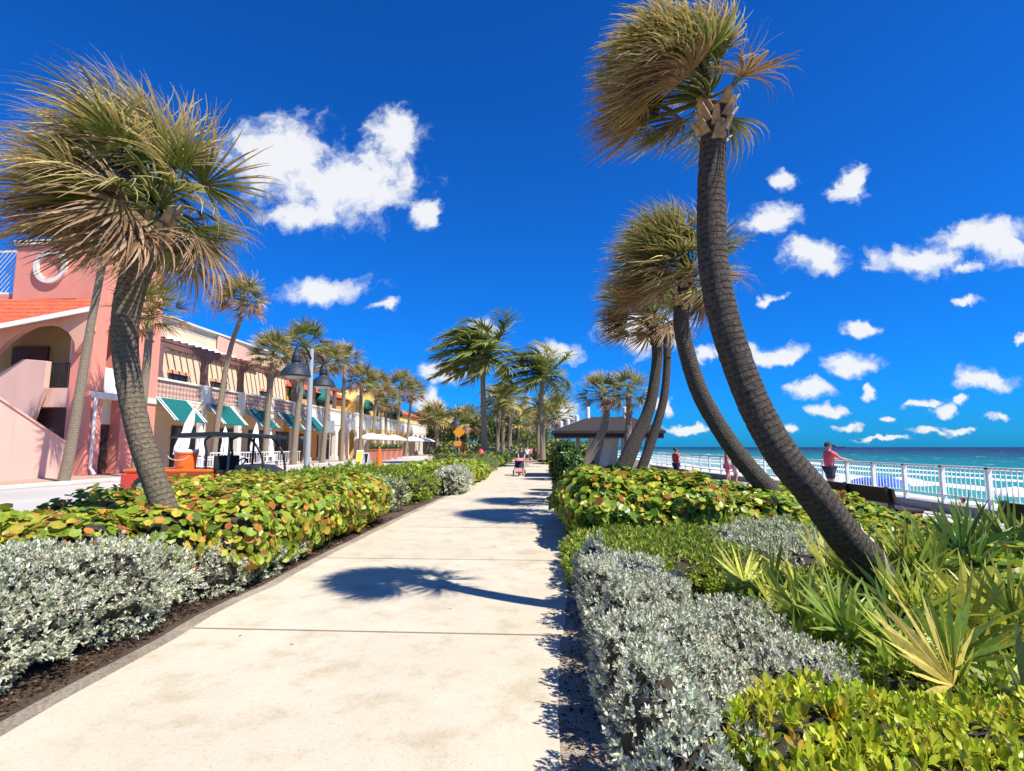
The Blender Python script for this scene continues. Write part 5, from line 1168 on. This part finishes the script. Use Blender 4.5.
# woman with stroller
c=G(519,476,.012);D_=float(c[1])
push=(((-.2,.1,1.2),(-.16,.34,1.05),(-.16,.45,1.03)),((.2,.1,1.2),(.16,.34,1.05),(.16,.45,1.03)))
x=float(c[0])
person('woman in dark top pushing a pink stroller along the path towards the camera',(x+.1,D_+1.1,.012),rad(180),push,.18,'navy','pinkc',hgt=1.68,hair_long=True)
T=thing('stroller','pink three wheeled stroller pushed by the woman on the path','stroller',(x,D_,.012))
y=D_;f_=MB()
for sx in(-.24,.24):
    f_.tube([(x+sx,y+.75,1.0),(x+sx,y+.35,.62),(x+sx*.4,y-.45,.2)],.014,6);f_.tube([(x+sx*1.3,y+.35,.16),(x+sx,y+.2,.7)],.014,6);f_.tube([(x+sx,y+.5,.75),(x+sx,y+.1,1.05)],.012,6)
f_.tube([(x-.24,y+.75,1.0),(x+.24,y+.75,1.0)],.018,6);f_.tube([(x-.34,y+.35,.16),(x+.34,y+.35,.16)],.014,6);f_.build('frame',M['black'],T)
MB().prism([(x-.23,y-.15,.38),(x-.23,y+.25,.36),(x-.23,y+.42,.95),(x-.23,y+.34,.98),(x-.23,y+.16,.48),(x-.23,y-.12,.47)],(.46,0,0)).build('seat',M['navy'],T,bevel=.02)
V=[];F=[]
for i in range(7):
    t=math.pi*.62*i/6
    for j in range(2):V.append((x+(-.25+.5*j),y+.22-.34*math.cos(t+.5)*-1*-1+0,(.8+.22*math.sin(t+.35))))
for i in range(6):F.append((2*i,2*i+1,2*i+3,2*i+2))
o=MB().add(V,F).build('hood',M['pinkc'],T,smooth=True);o.modifiers.new('s','SOLIDIFY').thickness=.03
MB().box(x-.2,x+.2,y+.0,y+.4,.2,.34).build('basket',M['navy'],T,bevel=.02)
MB().prism([(x-.2,y-.42,.25),(x+.2,y-.42,.25),(x+.2,y-.15,.42),(x-.2,y-.15,.42)],(0,0,.04)).build('footrest',M['pinkc'],T)
for wx,wy,r in((-.34,.35,.17),(.34,.35,.17),(0,-.45,.15)):
    w=MB().lathe((x+wx,y+wy,r),[(r*.8,-.025),(r,-.02),(r,.02),(r*.8,.025)],18,'x').build('wheel',M['rubber'],T,smooth=True)
    MB().lathe((x+wx,y+wy,r),[(r*.7,-.01),(r*.7,.01)],14,'x').build('rim',M['white'],w)
# far walkers
for px,D_,lb,sh,rzv in((530.5,58,'distant walker in pale pink on the path behind the stroller','pinkc',0),(527,52,'distant walker in white on the path behind the stroller','cloth',180),(537,66,'farthest walker in coral on the right of the path','coral',0),(511,56,'distant walker in white shirt at the left edge of the path','cloth',180)):
    c=P(px,455,D_);person(lb,(c[0],D_,.0),rad(rzv),rest,.2,sh,'navy',hgt=1.72,group=None)
c=P(962,500,32);person('sunbather with dark hair standing on the beach, seen through the railing',(c[0],32,-2.75),rad(20),rest,.05,'skin','navy',hgt=1.7,hair_long=True)
# ================================================================== CAMERA, LIGHT, SKY
cd=bpy.data.cameras.new('camera');cam=bpy.data.objects.new('camera',cd);COL.objects.link(cam);cd.sensor_width=36;cd.lens=FPX*36/1024
cd.clip_start=.05;cd.clip_end=60000;cam.location=(0,0,H);cam.rotation_euler=(math.pi/2+PIT,0,YAW);SC.camera=cam
ld=bpy.data.lights.new('sun','SUN');lo=bpy.data.objects.new('sun',ld);COL.objects.link(lo);ld.energy=4.9;ld.angle=rad(.53);ld.color=(1,.945,.86)
lo.rotation_euler=Vector(SUN).to_track_quat('Z','Y').to_euler()
w=bpy.data.worlds.new('World');SC.world=w;w.use_nodes=True;nt=w.node_tree;bg=nt.nodes['Background']
sky=N(nt,'ShaderNodeTexSky',sky_type='NISHITA');sky.sun_disc=False;sky.sun_elevation=math.asin(SUN[2]);sky.sun_rotation=math.atan2(SUN[0],SUN[1]);sky.dust_density=.3;sky.ozone_density=3;sky.air_density=1.0
tc=N(nt,'ShaderNodeTexCoord');dirv=tc.outputs['Generated']
hs=N(nt,'ShaderNodeHueSaturation');hs.inputs['Saturation'].default_value=1.0;hs.inputs['Value'].default_value=1.;nt.links.new(sky.outputs[0],hs.inputs['Color'])
sepz=N(nt,'ShaderNodeSeparateXYZ');nt.links.new(dirv,sepz.inputs[0]);er=ramp(nt,sepz.outputs[2],[(0,(.42,.62,.80)),(.12,(.5,.68,.86)),(.35,(.74,.72,.88)),(.8,(.7,.6,.78))]);hs_=hs;gm=N(nt,'ShaderNodeGamma');gm.inputs[1].default_value=1.;nt.links.new(hs.outputs[0],gm.inputs[0])
skyc=mix(nt,1.,mix(nt,1.,gm.outputs[0],SKYTINT,'MULTIPLY'),er.outputs[0],'MULTIPLY')
sep=N(nt,'ShaderNodeSeparateXYZ');nt.links.new(dirv,sep.inputs[0])
ymx=N(nt,'ShaderNodeMath',operation='MAXIMUM');nt.links.new(sep.outputs[1],ymx.inputs[0]);ymx.inputs[1].default_value=.02
def md(a,b):
    n=N(nt,'ShaderNodeMath',operation='DIVIDE');nt.links.new(a,n.inputs[0]);nt.links.new(b,n.inputs[1]);return n.outputs[0]
cu=N(nt,'ShaderNodeCombineXYZ');nt.links.new(md(sep.outputs[0],ymx.outputs[0]),cu.inputs[0]);nt.links.new(md(sep.outputs[2],ymx.outputs[0]),cu.inputs[1])
# domain warp
nz=N(nt,'ShaderNodeTexNoise');nz.inputs['Scale'].default_value=11;nz.inputs['Detail'].default_value=6;nz.inputs['Roughness'].default_value=.6;nt.links.new(cu.outputs[0],nz.inputs['Vector'])
wa=N(nt,'ShaderNodeVectorMath',operation='MULTIPLY_ADD');nt.links.new(nz.outputs[1],wa.inputs[0]);wa.inputs[1].default_value=(.12,.085,0);
wb=N(nt,'ShaderNodeVectorMath',operation='ADD');nt.links.new(cu.outputs[0],wb.inputs[0]);wb.inputs[1].default_value=(-.06,-.0425,0);nt.links.new(wb.outputs[0],wa.inputs[2])
uvv=N(nt,'ShaderNodeVectorMath',operation='MULTIPLY');nt.links.new(wa.outputs[0],uvv.inputs[0]);uvv.inputs[1].default_value=(1,1,0)
CL=[(280,160,56,42),(350,188,70,36),(305,216,44,14),(396,140,26,30),(424,214,16,12),(325,288,46,13),(385,307,16,5),(488,327,19,10),(557,352,20,11),(445,376,22,11),(428,402,16,10),(564,410,18,9),(648,330,50,22),(850,185,17,19),(788,182,17,14),(768,218,34,15),(811,258,34,21),(985,237,52,24),(925,262,58,17),(972,270,22,8),(1010,250,40,14),(865,325,22,7),(986,378,36,12),(745,353,46,14),(700,357,20,9),(786,350,24,10),(852,365,30,14),(808,388,33,10),(828,411,18,7),(870,388,10,8),(922,400,14,5),(886,420,10,5),(940,410,13,9),(958,400,14,6),(1000,418,10,6),(930,433,24,4),(1022,340,8,8),(770,300,18,5),(965,300,22,6),(960,430,26,4),(850,428,16,4),(880,440,30,3),(790,428,12,5),(690,425,30,5),(660,405,14,8)]
acc=None
for (x,y,a,b) in CL:
    if x>600:a*=.88;b*=.85
    d0=ray(x,y);d1=ray(x+a,y);d2=ray(x,y-b);u0,v0=d0[0]/d0[1],d0[2]/d0[1];ru=d1[0]/d1[1]-u0;rv=d2[2]/d2[1]-v0
    ma=N(nt,'ShaderNodeVectorMath',operation='MULTIPLY_ADD');nt.links.new(uvv.outputs[0],ma.inputs[0]);ma.inputs[1].default_value=(1/ru,1/rv,0);ma.inputs[2].default_value=(-u0/ru,-v0/rv,0)
    ln=N(nt,'ShaderNodeVectorMath',operation='LENGTH');nt.links.new(ma.outputs[0],ln.inputs[0]);o=ln.outputs['Value']
    if acc is None:acc=o
    else:
        mn=N(nt,'ShaderNodeMath',operation='SMOOTH_MIN');nt.links.new(acc,mn.inputs[0]);nt.links.new(o,mn.inputs[1]);mn.inputs[2].default_value=.25;acc=mn.outputs[0]
n2=N(nt,'ShaderNodeTexNoise');n2.inputs['Scale'].default_value=20;n2.inputs['Detail'].default_value=8;n2.inputs['Roughness'].default_value=.62;nt.links.new(wa.outputs[0],n2.inputs['Vector'])
ad=N(nt,'ShaderNodeMath',operation='MULTIPLY_ADD');nt.links.new(n2.outputs[0],ad.inputs[0]);ad.inputs[1].default_value=-2.2;nt.links.new(acc,ad.inputs[2])
mr=N(nt,'ShaderNodeMapRange',interpolation_type='SMOOTHSTEP');nt.links.new(ad.outputs[0],mr.inputs[0]);mr.inputs[1].default_value=.22;mr.inputs[2].default_value=-.62;mr.inputs[3].default_value=0;mr.inputs[4].default_value=.93
cr=ramp(nt,mr.outputs[0],[(0,tuple(CLOUD*q for q in(.62,.78,.98))),(.6,tuple(CLOUD*q for q in(.86,.92,1.))),(1,(CLOUD,CLOUD,CLOUD))])
sc=N(nt,'ShaderNodeVectorMath',operation='SCALE');nt.links.new(cr.outputs[0],sc.inputs[0]);sc.inputs[3].default_value=1/SKYSTR
gt=N(nt,'ShaderNodeMath',operation='GREATER_THAN');nt.links.new(sep.outputs[1],gt.inputs[0]);gt.inputs[1].default_value=.03
mm=N(nt,'ShaderNodeMath',operation='MULTIPLY');nt.links.new(mr.outputs[0],mm.inputs[0]);nt.links.new(gt.outputs[0],mm.inputs[1])
fin=mix(nt,mm.outputs[0],skyc,sc.outputs[0])
nt.links.new(fin,bg.inputs[0]);bg.inputs[1].default_value=SKYSTR
vs=SC.view_settings;vs.view_transform='Standard';vs.look='None';vs.exposure=EXPO;vs.gamma=1;vs.use_curve_mapping=False
SC.render.engine='CYCLES';SC.cycles.max_bounces=6;SC.cycles.transparent_max_bounces=8
